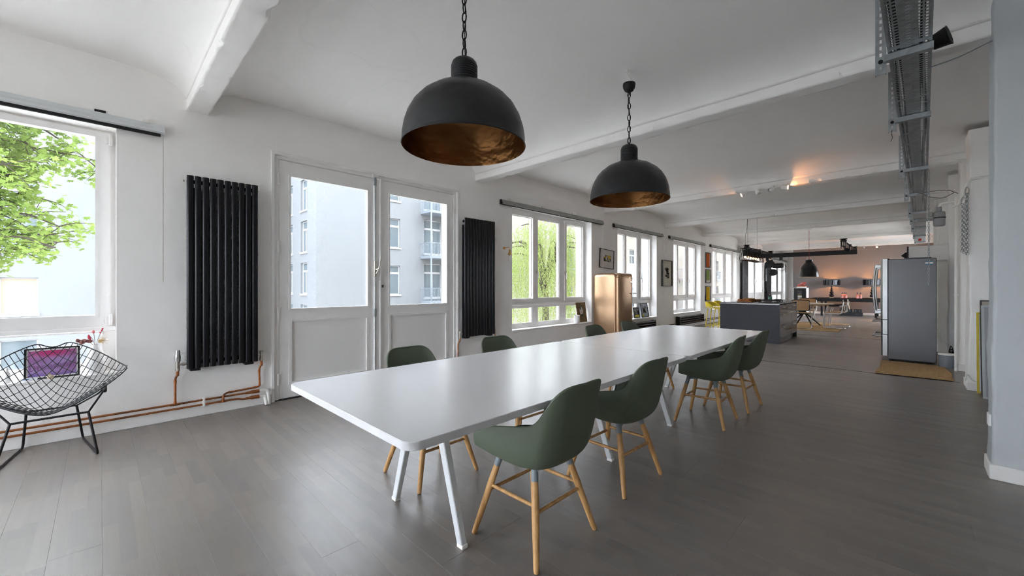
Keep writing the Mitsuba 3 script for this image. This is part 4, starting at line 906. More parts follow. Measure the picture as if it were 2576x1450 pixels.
dpoly = Polygon(dp + [(X1, Yf - .006), (X0, Yf - .006)]); door = extr(dpoly.buffer(0), 1.36)
part(rf, 'door', move(door, z=.10), 'm_fridgebronze', smooth=50)
def cap_over(z0, z1):
    G = []
    for t in np.linspace(0, 1, 7):
        a = t * math.pi / 2; s = math.cos(a) ** .6 if t < 1 else .02; z = z0 + (z1 - z0) * math.sin(a); G.append([( (X0 + X1) / 2 + (p[0] - (X0 + X1) / 2) * (1 - .16 * (1 - s)), (Yf) - (Yf - p[1]) * (1 - .75 * (1 - s)), z) for p in dp])
    m = grid_surface(np.array(G)); back = [(X1, Yf + .04), (X0, Yf + .04)]
    return m
part(rf, 'door_brow', merge([cap_over(1.472, 1.565)]), 'm_fridgebronze', smooth=50)
part(rf, 'handle', merge([tube(bend([[8.13, 4.285, 1.135], [8.15, 4.25, 1.135], [8.20, 4.245, 1.135], [8.285, 4.262, 1.13]], .02), [.010, .012, .0135, .0135, .013, .0125, .012, .012, .012, .012, .011, .008][:12], 10)]), 'm_chrome', smooth=True, label='chrome lever handle')
part(rf, 'hinge', bx(8.15, 8.245, 4.30, 4.37, 1.450, 1.472, .006), 'm_chrome')
for x in (X0 + .06, X1 - .06):
    for y in (Yf + .05, Yb - .06): part(rf, 'foot', cylz(x, y, 0, .075, .022), 'm_blackmatt')
lg = meshkit.text_mesh('smeg', .022, depth=.004); lv_ = lg.vertices; part(rf, 'logo', trimesh.Trimesh(np.stack([8.075 + lv_[:, 0] - .03, 4.296 - lv_[:, 2], 1.372 + lv_[:, 1]], 1), lg.faces[:, ::-1], process=False), 'm_chrome')
# art board and white cup on the willow window sill, two little frames on the next
def f_board(p, n, uv):
    u, w = (p.x - 7.215) / .35, (p.z - .50) / .43
    sw = dr.abs(dr.sin((fbm(p.x * 9, p.z * 9, 2., 3)) * 34)); ln = smoothstep(.86, .97, sw)
    c = mix(C3(.19, .115, .06), C3(.10, .065, .04), fbm(p.x * 14, p.z * 14, 5., 3)); c = mix(c, C3(.42, .38, .20), ln * .75)
    e = dr.square((u - .47) / .17) + dr.square((w - .56) / .22); c = mix(c, C3(.66, .60, .57), smoothstep(1.08, .95, e))
    m1 = dr.square((u - .42) / .07) + dr.square((w - .72) / .10); m2 = dr.square((u - .52) / .15) + dr.square((w - .36) / .06); m3 = dr.square((u - .49) / .035) + dr.square((w - .51) / .025)
    c = mix(c, C3(.06, .14, .12), smoothstep(1.1, .9, m1)); c = mix(c, C3(.05, .09, .08), smoothstep(1.1, .9, m2)); return mix(c, C3(.30, .06, .06), smoothstep(1.1, .8, m3))
D('m_board', mikit.proc(f_board)); D('m_raworange', (.52, .27, .11))
ab = thing('painted_board', 'narrow brown painted wood board leaning in the corner of the willow window', 'painting')
bm = bx(7.215, 7.565, 5.075, 5.09, .502, .935, .002); bm.apply_transform(trimesh.transformations.rotation_matrix(math.radians(-8), [1, 0, 0], [7.3, 5.08, .502]))
part(ab, 'board', bm, 'm_board')
solo('candle_cup', lathe([(1e-4, 0), (.056, 0), (.062, .006), (.068, .165), (.064, .165), (.058, .03), (1e-4, .03)], 28, 7.13, 5.05, .502), 'm_whitegloss', 'plain white cup beside the painted board on the window sill', 'cup', smooth=40)
P('m_postit', (.66, .58, .06), .7)
def f_portrait(p, n, uv): return mix(C3(.05, .05, .05), C3(.50, .49, .46), smoothstep(.42, .60, fbm(p.x * 18, p.z * 18, 3., 3)))
D('m_portrait', mikit.proc(f_portrait))
for x0, x1, z0, z1, y, l, br in [(9.72, 10.02, .452, .735, 5.06, 'small black framed photograph with a yellow strip, left of the pair on the sill', .0), (10.10, 10.50, .452, .84, 5.04, 'small grey framed photograph with white mount, right of the pair on the sill', 1)]:
    k = thing('framed_picture', l, 'picture')
    def ln(m, y=y, z0=z0): m = m.copy(); m.apply_transform(trimesh.transformations.rotation_matrix(math.radians(-9), [1, 0, 0], [0, y + .02, z0])); return m
    part(k, 'frame', ln(ring_xz(x0, x1, z0, z1, .025, y, y + .02)), 'm_black'); part(k, 'mount', ln(bx(x0 + .02, x1 - .02, y + .008, y + .018, z0 + .02, z1 - .02)), 'm_balcony' if br else 'm_portrait')
    if br: part(k, 'print', ln(bx(x0 + .11, x0 + .28, y + .004, y + .009, z0 + .12, z0 + .29)), 'm_portrait')
    part(k, 'yellow_strip', ln(bx(x0 + .03, x0 + (.11 if br else .27), y + .002, y + .009, z0 + .012, z0 + (.09 if br else .08))), 'm_postit')

# ------------------------------------------------------------------ kitchen island
ki = thing('kitchen_island', 'dark slate kitchen island with drawers and oven on its right side', 'kitchen island')
IX0, IX1, IY0, IY1, IZ = 10.53, 12.45, 2.02, 3.25, .905
part(ki, 'end_panel', bx(IX0, IX0 + .03, IY0, IY1, 0, IZ - .035, .002), 'm_slate')
part(ki, 'edge_strip', bx(IX0 - .002, IX0 + .01, IY0 + .005, IY1, IZ - .035, IZ - .014, .002), 'm_steel', label='pale metal edge of the worktop')
part(ki, 'worktop', bx(IX0 - .004, IX1 + .02, IY0 - .004, IY1 + .01, IZ - .014, IZ, .003), 'm_worktop')
part(ki, 'body', bx(IX0 + .03, IX1, IY0 + .03, IY1 - .02, .11, IZ - .036), 'm_blackmatt')
part(ki, 'plinth', bx(IX0 + .03, IX1 - .02, IY0 + .07, IY1 - .04, 0, .11), 'm_blackmatt')
part(ki, 'end_panel', bx(IX1 - .05, IX1, IY0, IY1, 0, IZ - .015, .002), 'm_slate')
part(ki, 'plinth_panel', bx(IX0 + .03, IX0 + 1.25, IY0 + .012, IY0 + .03, .01, .12), 'm_blackgloss')
cols = [(IX0 + .035, IX0 + .66), (IX0 + .665, IX0 + 1.255), (IX0 + 1.26, IX1 - .055)]
for ci, (a, b) in enumerate(cols):
    if ci == 1:
        ov = part(ki, 'oven', bx(a, b, IY0 + .004, IY0 + .03, .27, IZ - .04, .003), 'm_blackgloss', label='built-in black oven')
        part(ov, 'handle', merge([rod([a + .06, IY0 - .035, .665], [b - .06, IY0 - .035, .665], .009)] + [rod([x, IY0 - .035, .665], [x, IY0 + .005, .665], .006) for x in (a + .08, b - .08)]), 'm_chrome')
        for q in range(3): part(ov, 'knob', rod([a + .16 + q * .13, IY0 - .018, .775], [a + .16 + q * .13, IY0 + .006, .775], .017, n=14), 'm_steel')
        part(ki, 'drawer', bx(a, b, IY0 + .004, IY0 + .03, .125, .262, .003), 'm_blackgloss'); continue
    zs = [.125, .42, .70, IZ - .04]
    for z0, z1 in zip(zs, zs[1:]):
        d = part(ki, 'drawer', bx(a, b, IY0 + .002, IY0 + .03, z0, z1 - .006, .003), 'm_blackgloss'); xm = (a + b) / 2
        part(d, 'handle', merge([bx(xm - .10, xm + .10, IY0 - .022, IY0 - .012, z1 - .065, z1 - .05, .003)] + [bx(x - .006, x + .006, IY0 - .02, IY0 + .006, z1 - .063, z1 - .052) for x in (xm - .08, xm + .08)]), 'm_chrome')
hb = thing('gas_hob', 'black gas hob with cast iron grates on the kitchen island', 'hob')
hx0, hx1, hy0, hy1 = IX0 + .62, IX0 + 1.42, IY0 + .12, IY0 + .64
part(hb, 'plate', bx(hx0, hx1, hy0, hy1, IZ, IZ + .008, .003), 'm_blackgloss')
for i in range(3):
    cx = hx0 + .14 + i * .26; g = []
    for t in (-.11, 0, .11): g += [bx(cx - .115, cx + .115, (hy0 + hy1) / 2 + t * 2 - .006, (hy0 + hy1) / 2 + t * 2 + .006, IZ + .035, IZ + .048, .002), bx(cx + t - .006, cx + t + .006, hy0 + .03, hy1 - .03, IZ + .035, IZ + .048, .002)]
    for a in (-.105, .105):
        for b in (hy0 + .05, hy1 - .05): g.append(bx(cx + a - .006, cx + a + .006, b - .006, b + .006, IZ + .006, IZ + .04))
    part(hb, 'grate', merge(g), 'm_blackmatt')
    for y in (hy0 + .15, hy1 - .15): part(hb, 'burner', lathe([(1e-3, .03), (.035, .028), (.045, .018), (.045, .008)], 18, cx, y, IZ)[::1] if 0 else lathe([(.045, .008), (.045, .018), (.035, .028), (1e-3, .03)], 18, cx, y, IZ), 'm_steel')
D('m_board2', (.36, .155, .07)); D('m_board3', (.42, .22, .10))
for i, (x0, x1, y0, y1, z0, z1, rz, l) in enumerate([(IX0 + .45, IX0 + .98, IY0 + .68, IY0 + 1.0, 0, .035, 4, 'thick wooden chopping board on the island, lowest of the stack'), (IX0 + .52, IX0 + .94, IY0 + .70, IY0 + .98, .0352, .065, -5, 'reddish wooden chopping board in the middle of the stack on the island'), (IX0 + .60, IX0 + 1.02, IY0 + .70, IY0 + .92, .0655, .083, 10, 'slim wooden board on top of the stack on the island'), (IX0 + 1.06, IX0 + 1.40, IY0 + .67, IY0 + .9, 0, .05, -3, 'square wooden block beside the chopping boards on the island')]):
    m = rbox(-(x1 - x0) / 2, (x1 - x0) / 2, -(y1 - y0) / 2, (y1 - y0) / 2, z0, z1, .03, .004); solo('chopping_board', move(m, (x0 + x1) / 2, (y0 + y1) / 2, IZ, rz=rz), 'm_board2' if i != 2 else 'm_board3', l, 'chopping board')
def turned(base, prof, x, y, z, m, label, cat, n=24): return solo(base, lathe(prof, n, x, y, z), m, label, cat, smooth=35)
turned('pepper_mill', [(1e-3, 0), (.032, 0), (.034, .02), (.026, .07), (.022, .13), (.027, .165), (.018, .18), (.016, .19), (.030, .215), (.033, .24), (.028, .262), (.012, .275), (.012, .288), (.004, .296), (1e-3, .296)], IX0 + 1.50, IY0 + .60, IZ, 'm_blackmatt', 'tall dark turned pepper mill behind the gas hob', 'pepper mill')
P('m_mint', (.20, .46, .34), .4)
turned('mug', [(1e-3, 0), (.042, 0), (.045, .006), (.045, .115), (.040, .115), (.040, .01), (1e-3, .01)], IX0 + 1.60, IY0 + .52, IZ, 'm_mint', 'mint green beaker next to the pepper mill', 'mug')
P('m_tray', (.20, .22, .19), .5)
solo('storage_tin', bx(IX0 + 1.66, IX0 + 1.80, IY0 + .30, IY0 + .44, IZ, IZ + .055, .008), 'm_tray', 'low grey green tin at the back corner of the island', 'tin')
# ------------------------------------------------------------------ yellow bar stools
def bar_stool(label):
    k = thing('bar_stool', label, 'stool'); zs = .70
    Pg = []
    for s in np.linspace(-1, 1, 25):
        row = []
        for t in np.linspace(0, 1, 10):
            w = .215; x = s * w * (1 - .10 * t * t); y = .17 - .36 * t; z = zs + .012 * s * s + .02 * t - .02 * (1 - t) ** 3; row.append((x, y, z))
        Pg.append(row)
    part(k, 'seat', solidify(np.array(Pg), .010), 'm_yellow', smooth=40)
    Bg = []
    for a in np.linspace(-1, 1, 29):
        an = a * 1.75; x, y = .235 * math.sin(an), -.03 - .20 * math.cos(an); h = .12 * max(0, 1 - abs(a) ** 3.5) + .012
        Bg.append([(x * (1 + .06 * t), y * (1 + .05 * t), zs + .055 + h * t) for t in np.linspace(0, 1, 7)])
    part(k, 'backrest', solidify(np.array(Bg), .009), 'm_yellow', smooth=40)
    part(k, 'back_bracket', merge([rod([s * .12, -.18, zs + .01], [s * .14, -.20, zs + .08], .008) for s in (-1, 1)]), 'm_yellow')
    for sx in (-1, 1):
        for sy in (-1, 1): part(k, 'leg', rod([sx * .15, .13 * sy - .02, zs], [sx * .205, .20 * sy - .02, 0], .011, n=9), 'm_yellow', smooth=40)
    c = lambda sx, sy, z: [sx * (.15 + .055 * (1 - z / zs)), sy * (.13 + .07 * (1 - z / zs)) - .02, z]
    for p, q in (((-1, 1), (1, 1)), ((-1, -1), (1, -1)), ((-1, -1), (-1, 1)), ((1, -1), (1, 1))): part(k, 'footrest', rod(c(*p, .26), c(*q, .26), .008), 'm_yellow', smooth=40)
    return k
bs = bar_stool('yellow metal bar stool at the window side of the island, nearer one')
copy_thing(bs, place(12.0, 3.62, 0, 178), 'yellow metal bar stool half hidden behind the nearer stool at the island')
place_thing(bs, place(11.38, 3.62, 0, 182))
# ------------------------------------------------------------------ black steel beams with hoist
cr = thing('beam_crane', 'black steel beam crane hung below the ceiling in front of the grey wall', 'crane')
def ibeam_x(x0, x1, y, z0, z1, w=.10, t=.012): return merge([bx(x0, x1, y - w / 2, y + w / 2, z0, z0 + t), bx(x0, x1, y - w / 2, y + w / 2, z1 - t, z1), bx(x0, x1, y - .004, y + .004, z0, z1)])
for y in (4.70, 1.63):
    part(cr, 'runway_beam', ibeam_x(18.25, 22.75, y, 2.71, 2.90), 'm_black')
    for x in (18.52, 22.5):
        part(cr, 'ceiling_mount', merge([bx(x - .10, x + .10, y - .10, y + .10, 2.965, 2.99), lathe([(.05, 2.90), (.05, 2.93), (.09, 2.965)], 14, x, y), bx(x - .09, x + .09, y - .075, y - .055, 2.66, 2.93), bx(x - .09, x + .09, y + .055, y + .075, 2.66, 2.93), bx(x - .10, x + .10, y - .09, y + .09, 2.90, 2.93)]), 'm_black')
    part(cr, 'end_stop', merge([bx(20.4, 20.45, y - .07, y + .07, 2.66, 2.94, .01)]), 'm_black')
part(cr, 'bridge_beam', merge([bx(19.76, 19.84, 1.35, 5.0 - .06, 2.50, 2.512), bx(19.76, 19.84, 1.35, 4.94, 2.66, 2.672), bx(19.79, 19.81, 1.35, 4.94, 2.50, 2.67)]), 'm_black')
for y in (1.63, 4.70): part(cr, 'trolley', merge([bx(19.66, 19.94, y - .09, y - .055, 2.60, 2.80, .01), bx(19.66, 19.94, y + .055, y + .09, 2.60, 2.80, .01), bx(19.74, 19.86, y - .09, y + .09, 2.665, 2.70)]), 'm_black')
ht = thing('chain_hoist', 'black electric chain hoist hanging from the steel beam in front of the far window', 'hoist')
hx, hy = 19.8, 3.95
part(ht, 'trolley', merge([bx(hx - .07, hx + .07, hy + s - .05, hy + s + .05, 2.38, 2.50, .01) for s in (-.19, .30)] + [rod([hx - .06, hy + s, 2.52], [hx + .06, hy + s, 2.52], .05, n=14) for s in (-.19, .30)]), 'm_black')
part(ht, 'motor', merge([tube([[hx, hy - .27, 2.16], [hx, hy - .24, 2.16], [hx, hy + .10, 2.16]], [.085, .105, .105], 20)]), 'm_black', smooth=40)
part(ht, 'gearbox', merge([tube([[hx - .10, hy + .20, 2.24], [hx - .09, hy + .20, 2.24], [hx + .10, hy + .20, 2.24], [hx + .11, hy + .20, 2.24]], [.10, .16, .16, .10], 20), tube([[hx, hy + .1, 2.38], [hx, hy + .35, 2.25], [hx, hy + .36, 2.05]], [.05, .06, .05], 10)]), 'm_black', smooth=40)
part(ht, 'chain_bag', blob((hx, hy + .10, 1.88), .17, (.6, 1.0, .85)), 'm_rubber', smooth=True)
part(ht, 'chain', chain_links([hx, hy + .34, 2.10], [hx, hy + .34, 1.52], .07, .009, .022), 'm_steel', smooth=True)
part(ht, 'hook', tube(bend([[hx, hy - .33, 2.2], [hx, hy - .36, 2.0], [hx, hy - .33, 1.92], [hx, hy - .38, 1.86]], .05), .012, 8), 'm_black')
part(ht, 'cable', tube(bend([[hx, hy - .05, 2.08], [hx, hy - .16, 1.93], [hx, hy - .30, 1.95], [hx, hy - .37, 2.12]], .15), .008, 6), 'm_black')
# caged linear lamp over the island
cl = thing('cage_lamp', 'long black cage lamp with glowing bulbs hung over the island', 'lamp')
lx0, lx1, ly, lz0, lz1 = 11.15, 12.65, 2.90, 1.945, 2.235
bars = []
for y, z in ((ly - .10, lz0), (ly + .10, lz0), (ly - .06, lz1), (ly + .06, lz1)): bars.append(rod([lx0, y, z], [lx1, y, z], .007, n=6))
for x in np.linspace(lx0, lx1, 11):
    for s in (-1, 1): bars.append(rod([x, ly + s * .10, lz0], [x, ly + s * .06, lz1], .006, n=6))
    bars += [rod([x, ly - .10, lz0], [x, ly + .10, lz0], .005, n=6), rod([x, ly - .06, lz1], [x, ly + .06, lz1], .005, n=6)]
for x in (lx0, lx1): bars += [rod([x, ly - .10, lz0], [x, ly, lz1], .006, n=6), rod([x, ly + .10, lz0], [x, ly, lz1], .006, n=6)]
part(cl, 'cage', merge(bars), 'm_black')
for i, x in enumerate(np.linspace(lx0 + .14, lx1 - .14, 6)):
    part(cl, 'bulb_shade', lathe([(.052, .10), (.052, .24), (.02, .262), (1e-3, .262)], 18, x, ly, lz0), 'm_blackmatt', smooth=40)
    part(cl, 'bulb', blob((x, ly, lz0 + .075), .026), 'm_whitegloss', smooth=True, emitter={'type': 'area', 'radiance': {'type': 'rgb', 'value': [.35, .16, .05]}})
for x in (lx0 + .35, lx1 - .25): part(cl, 'hanger', rod([x, ly, lz1], [x, ly, 3.25], .0022, n=5), 'm_black')
part(cl, 'power_cable', tube(bend([[lx0 + .2, ly, lz1], [lx0 + .1, ly, 2.5], [lx0 + .3, ly, 2.75], [lx0 + .36, ly, 3.25]], .15, 6), .004, 6), 'm_black')
# black bell pendant
bp = thing('pendant_lamp', 'glossy black bell pendant lamp over the round dining table', 'lamp')
bxp, byp, bz = 16.6, 2.36, 1.60
part(bp, 'shade', lathe([(.272, 0), (.268, .02), (.256, .13), (.236, .24), (.205, .34), (.158, .42), (.118, .468), (.104, .485), (.104, .57), (.094, .58), (1e-3, .58)], 40, bxp, byp, bz), 'm_blackgloss', smooth=40)
part(bp, 'inner_shade', lathe([(.268, .0), (.252, .13), (.232, .24), (.20, .338), (.15, .418), (1e-3, .46)], 40, bxp, byp, bz), 'm_whitematt', smooth=40)
part(bp, 'bulb', blob((bxp, byp, bz + .12), .04), 'm_whitegloss', smooth=True, emitter={'type': 'area', 'radiance': {'type': 'rgb', 'value': [.3, .15, .05]}})
part(bp, 'carry_loop', tube([[bxp, byp + .07 * math.cos(a), bz + .58 + .09 * math.sin(a)] for a in np.linspace(0, math.pi, 11)], .005, 6), 'm_steel')
D('m_redcord', (.25, .04, .05)); part(bp, 'cord', rod([bxp, byp, bz + .58], [bxp, byp, 3.2], .006, n=6), 'm_redcord')
part(bp, 'canopy', lathe([(.01, 3.17), (.07, 3.19), (.09, 3.235), (.09, 3.25)], 20, bxp, byp), 'm_whitematt', smooth=40)
# ------------------------------------------------------------------ round table, chairs, rug
solo('rug', rbox(14.5, 17.85, 1.40, 4.1, 0, .012, .01, .003), 'm_jute', 'natural jute rug under the round dining table', 'rug')
dt = thing('round_table', 'round white dining table on dark crossed legs beyond the island', 'table')
tx, ty = 16.15, 2.42; D('m_tabletop2', (.58, .52, .45))
part(dt, 'tabletop', lathe([(1e-3, .66), (.55, .68), (.74, .722), (.76, .732), (.76, .738), (.745, .742), (1e-3, .742)], 56, tx, ty), 'm_tabletop2', smooth=30)
for a in (35, 125, 215, 305):
    c, s = math.cos(math.radians(a)), math.sin(math.radians(a)); part(dt, 'leg', tube([[tx - c * .18, ty - s * .18, .69], [tx + c * .12, ty + s * .12, .35], [tx + c * .48, ty + s * .48, .014]], [.03, .026, .018], 8), 'm_black', smooth=True)
D('m_bowl', (.26, .13, .075)); solo('bowl', lathe([(1e-3, .0), (.06, 0), (.12, .04), (.17, .11), (.163, .112), (.11, .05), (1e-3, .02)], 28, tx - .25, ty + .05, .743), 'm_bowl', 'turned brown wooden bowl on the round dining table', 'bowl', smooth=40)
def f_ply(p, n, uv): return mix(C3(.50, .31, .16), C3(.40, .23, .11), fbm(p.x * 5, p.y * 5, p.z * 22, 3))
P('m_plywood', mikit.proc(f_ply), .5)
def cantilever(label, group):
    k = thing('cantilever_chair', label, 'chair', group)      # front = +y
    for s in (-1, 1):
        part(k, 'frame_tube', tube(bend([[s * .235, -.24, .80], [s * .235, -.19, .45], [s * .235, .22, .45], [s * .235, .24, .02], [s * .235, -.24, .015], [s * .17, -.28, .015]], .05, 6), .0125, 10), 'm_chrome', smooth=True)
        part(k, 'arm_tube', tube(bend([[s * .25, -.21, .66], [s * .28, .15, .665], [s * .28, .19, .45], [s * .24, .18, .44]], .05, 5), .011, 8), 'm_chrome', smooth=True)
        part(k, 'arm_pad', bx(s * .28 - .02, s * .28 + .02, -.15, .13, .675, .695, .008), 'm_black')
    part(k, 'crossbar', rod([-.235, .22, .445], [.235, .22, .445], .011), 'm_chrome')
    part(k, 'floor_bar', rod([-.17, -.28, .015], [.17, -.28, .015], .012), 'm_chrome')
    st = part(k, 'seat', move(rbox(-.225, .225, -.20, .225, .462, .474, .04, .002), 0), 'm_plywood'); part(st, 'seat_frame', rbox(-.232, .232, -.207, .232, .452, .4615, .045, .002), 'm_black')
    bp_ = move(rbox(-.225, .225, -.16, .16, -.006, .006, .05, .002), 0, -.232, .70, rx=82); bk = part(k, 'backrest', bp_, 'm_plywood'); part(bk, 'back_frame', move(extr(rrect(.47, .34, .06).difference(rrect(.435, .305, .045)), .018), 0, -.224, .70, rx=82), 'm_black')
    return k
cc = cantilever('wooden cantilever chair seen from behind at the near side of the round table', 'cantilever chairs round the dining table')
copy_thing(cc, place(15.75, 1.62, .012, 3), 'wooden cantilever chair in side view right of the round table, nearer of two')
copy_thing(cc, place(16.62, 1.58, .012, 1), 'wooden cantilever chair in side view right of the round table, farther of two')
copy_thing(cc, place(17.22, 2.5, .012, 92), 'wooden cantilever chair facing the camera beyond the round table')
place_thing(cc, place(15.05, 2.33, .012, -88))
# ------------------------------------------------------------------ black pool table, lamps, bottles, boxes by the grey wall
pt = thing('pool_table', 'long black pool table with purple cloth in front of the grey wall', 'table')
px0, px1, py0, py1, pz = 22.35, 23.72, .72, 3.08, .785
part(pt, 'rail', merge([bx(px0, px0 + .14, py0, py1, pz - .15, pz, .01), bx(px1 - .14, px1, py0, py1, pz - .15, pz, .01), bx(px0 + .14, px1 - .14, py0, py0 + .14, pz - .15, pz, .01), bx(px0 + .14, px1 - .14, py1 - .14, py1, pz - .15, pz, .01)]), 'm_blackmatt')
part(pt, 'cloth', bx(px0 + .14, px1 - .14, py0 + .14, py1 - .14, pz - .06, pz - .03), 'm_purple')
for x in (px0 + .08, px1 - .08):
    for y in (py0 + .22, py1 - .35): part(pt, 'leg', bx(x - .035, x + .035, y - .035, y + .035, 0, pz - .15, .006), 'm_black')
for x in (px0 + .07, px1 - .07):
    for y in np.linspace(py0 + .3, py1 - .3, 6): part(pt, 'sight', bx(x - .012, x + .012, y - .012, y + .012, pz, pz + .002), 'm_whitematt')
P('m_smoke', (.05, .05, .055), .12, .85)
def ball_lamp(y, label):
    k = thing('table_lamp', label, 'lamp', None); x = 23.5
    part(k, 'base', lathe([(1e-3, 0), (.10, 0), (.10, .012), (.05, .02), (.05, .03)], 28, x, y, pz), 'm_cream', smooth=40)
    pr = [(.03, .03)]
    for zc, r in ((.10, .090), (.235, .075), (.345, .055), (.43, .04)):
        for a in np.linspace(-1.15, 1.15, 9): pr.append((r * math.cos(a), zc + r * .82 * math.sin(a)))
    pr += [(.015, .475), (.06, .50), (.062, .505), (.012, .51), (.012, .60), (1e-3, .60)]
    part(k, 'stem', lathe(pr, 28, x, y, pz), 'm_blackgloss', smooth=40)
    part(k, 'shade', merge([lathe([(.315, .575), (.315, .80)], 48, x, y, pz), lathe([(.311, .80), (.311, .575)], 48, x, y, pz)]), 'm_smoke', smooth=True)
    part(k, 'shade_ring', merge([tube([[x + .313 * math.cos(a), y + .313 * math.sin(a), pz + z] for a in np.linspace(0, 6.283, 41)[:-1]], .004, 5, closed=True) for z in (.575, .80)] + [rod([x - .31, y, pz + .6], [x + .31, y, pz + .6], .003)]), 'm_black')
    part(k, 'bulb', blob((x, y, pz + .70), .035, (1, 1, 1.2)), 'm_whitegloss', smooth=True, emitter={'type': 'area', 'radiance': {'type': 'rgb', 'value': list(LAMP_TABLE)}})
LAMP_TABLE = (11.5, 4.8, 1.2)
ball_lamp(2.50, 'black stacked ball table lamp with smoky drum shade at the left on the pool table')
ball_lamp(1.10, 'black stacked ball table lamp at the right, beside the steel fridge handles')
P('m_rose', (.66, .20, .15), .15); P('m_roselabel', (.72, .40, .34), .5); P('m_navy', (.02, .03, .06), .4)
for i, (y, x, l) in enumerate([(2.09, 23.22, 'pink bottle with dark neck, left of the group of three on the pool table'), (2.03, 23.32, 'pink bottle with dark neck, middle of the group of three on the pool table'), (1.965, 23.22, 'pink bottle with dark neck, right of the group of three on the pool table'), (1.575, 23.22, 'pink bottle with dark neck, left of the pair on the pool table'), (1.47, 23.22, 'pink bottle with dark neck, right of the pair on the pool table')]):
    k = thing('bottle', l, 'bottle', 'pink bottles on the pool table'); z = pz - .03
    part(k, 'body', lathe([(1e-3, 0), (.045, 0), (.048, .008), (.048, .13), (.040, .155), (.016, .178), (.014, .20), (1e-3, .20)], 20, x, y, z), 'm_rose', smooth=40)
    part(k, 'label', lathe([(.0488, .03), (.0488, .10)], 20, x, y, z), 'm_roselabel'); part(k, 'cap', cylz(x, y, z + .195, z + .27, .016, b=.003), 'm_navy')
P('m_box', (.035, .036, .04), .55)
for i, (y0, y1) in enumerate([(2.19, 1.80), (1.795, 1.40)]):
    k = thing('drawer_box', ['wide dark grey drawer box on the floor below the pool table, left one', 'wide dark grey drawer box on the floor below the pool table, right one'][i], 'box')
    part(k, 'body', bx(23.1, 23.45, y1, y0, 0, .15, .004), 'm_box'); part(k, 'pull', bx(23.092, 23.1, (y0 + y1) / 2 - .02, (y0 + y1) / 2 + .02, .08, .095), 'm_balcony')
for i, (y0, h, l) in enumerate([(2.17, .15, 'first'), (2.03, .15, 'second'), (1.89, .13, 'third'), (1.69, .13, 'fourth'), (1.56, .13, 'fifth')]):
    k = thing('storage_box', f'dark grey storage box, {l} from the left in the upper row below the pool table', 'box')
    part(k, 'body', bx(23.11, 23.42, y0 - .125, y0, .1505, .15 + h, .004), 'm_box'); part(k, 'tag_holder', bx(23.103, 23.11, y0 - .085, y0 - .04, .15 + h * .45, .15 + h * .7), 'm_balcony')
wf = thing('wine_cooler', 'black wine cooler with glass door and blue display left of the pool table', 'wine cooler')
wx, wy0, wy1 = 21.9, 3.17, 3.72
part(wf, 'body', bx(wx, wx + .55, wy0 + .03, wy1 - .03, 0, 1.235, .006), 'm_whitematt'); part(wf, 'door', bx(wx - .03, wx - .001, wy0 + .048, wy1 - .048, .05, 1.217, .004), 'm_blackgloss')
part(wf, 'glass', bx(wx - .034, wx - .0305, wy0 + .20, wy1 - .20, .45, 1.10), 'm_portrait'); 
for i in range(3): part(wf, 'shelf', bx(wx - .037, wx - .0345, wy0 + .205, wy1 - .205, .60 + i * .15, .615 + i * .15), 'm_straw')
P('m_blueled', (.02, .12, .7), .4)
for i in range(2): part(wf, 'display', bx(wx - .037, wx - .0345, 3.44 + i * .06, 3.48 + i * .06, .47, .50), 'm_blueled', emitter={'type': 'area', 'radiance': {'type': 'rgb', 'value': [.002, .016, .06]}})
P('m_redceramic', (.42, .10, .09), .25); P('m_orangebook', (.62, .18, .08), .6)
solo('box', bx(21.95, 22.2, 3.25, 3.56, 1.236, 1.285, .003), 'm_whitematt', 'white box under the orange book on the wine cooler', 'box')
solo('book', bx(21.93, 22.22, 3.22, 3.58, 1.2855, 1.312, .003), 'm_orangebook', 'orange book under the red ceramic figure', 'book')
solo('ceramic_figure', merge([blob((22.05, 3.36, 1.40), .085, (.9, 1.15, .9)), blob((22.02, 3.30, 1.47), .05, (.9, 1.2, .8)), blob((22.03, 3.50, 1.362), .05, (.9, 1.2, .8)), tube(bend([[22.05, 3.30, 1.48], [22.03, 3.24, 1.46], [22.02, 3.25, 1.40]], .03), [.025] * 7, 8)]), 'm_redceramic', 'glazed red ceramic figure on top of the wine cooler', 'figurine', smooth=True)
# spotlights on the third beam, and two farther back
def spot(x, y, z, az, el, on, label):
    k = thing('spotlight', label, 'spotlight')
    d = np.array([math.cos(az) * math.cos(el), math.sin(az) * math.cos(el), math.sin(el)]); c = np.array([x, y, z])
    part(k, 'arm', merge([rod([x + .03, y, 2.99 if x > 20 else z + .06], c, .006), bx(x + .01, x + .06, y - .03, y + .03, 2.975 if x > 20 else z + .045, 2.995 if x > 20 else z + .07, .004)]), 'm_pipewhite')
    part(k, 'head', merge([tube([c - d * .055, c - d * .05, c + d * .05], [.012, .028, .038], 18, caps=False), tube([c + d * .05, c + d * .02], [.036, .030], 18, caps=False)]), 'm_whitegloss', smooth=30)
    u, v = frame_axes(d); ring = [c + d * .042 + .024 * (math.cos(a) * u + math.sin(a) * v) for a in np.linspace(0, 6.283, 17)[:-1]]; V_ = np.array(ring + [c + d * .042]); m = trimesh.Trimesh(V_, [[i, (i + 1) % 16, 16] for i in range(16)], process=False)
    if (m.face_normals[0] @ d) < 0: m.invert()
    more = {'emitter': {'type': 'area', 'radiance': {'type': 'rgb', 'value': [c_ * on for c_ in (6.5, 2.7, .9)]}}} if on else {}
    part(k, 'lens', m, 'm_whitegloss', **more)
spot(8.10, 2.10, 2.945, 2.0, -.45, .55, 'small white spotlight under the beam, lit, leftmost of four')
spot(8.10, 1.885, 2.935, -2.3, -.9, 0, 'small white spotlight under the beam, unlit, second of four')
spot(8.11, 1.675, 2.955, 2.9, -.35, 0, 'small white spotlight under the beam, unlit, third of four')
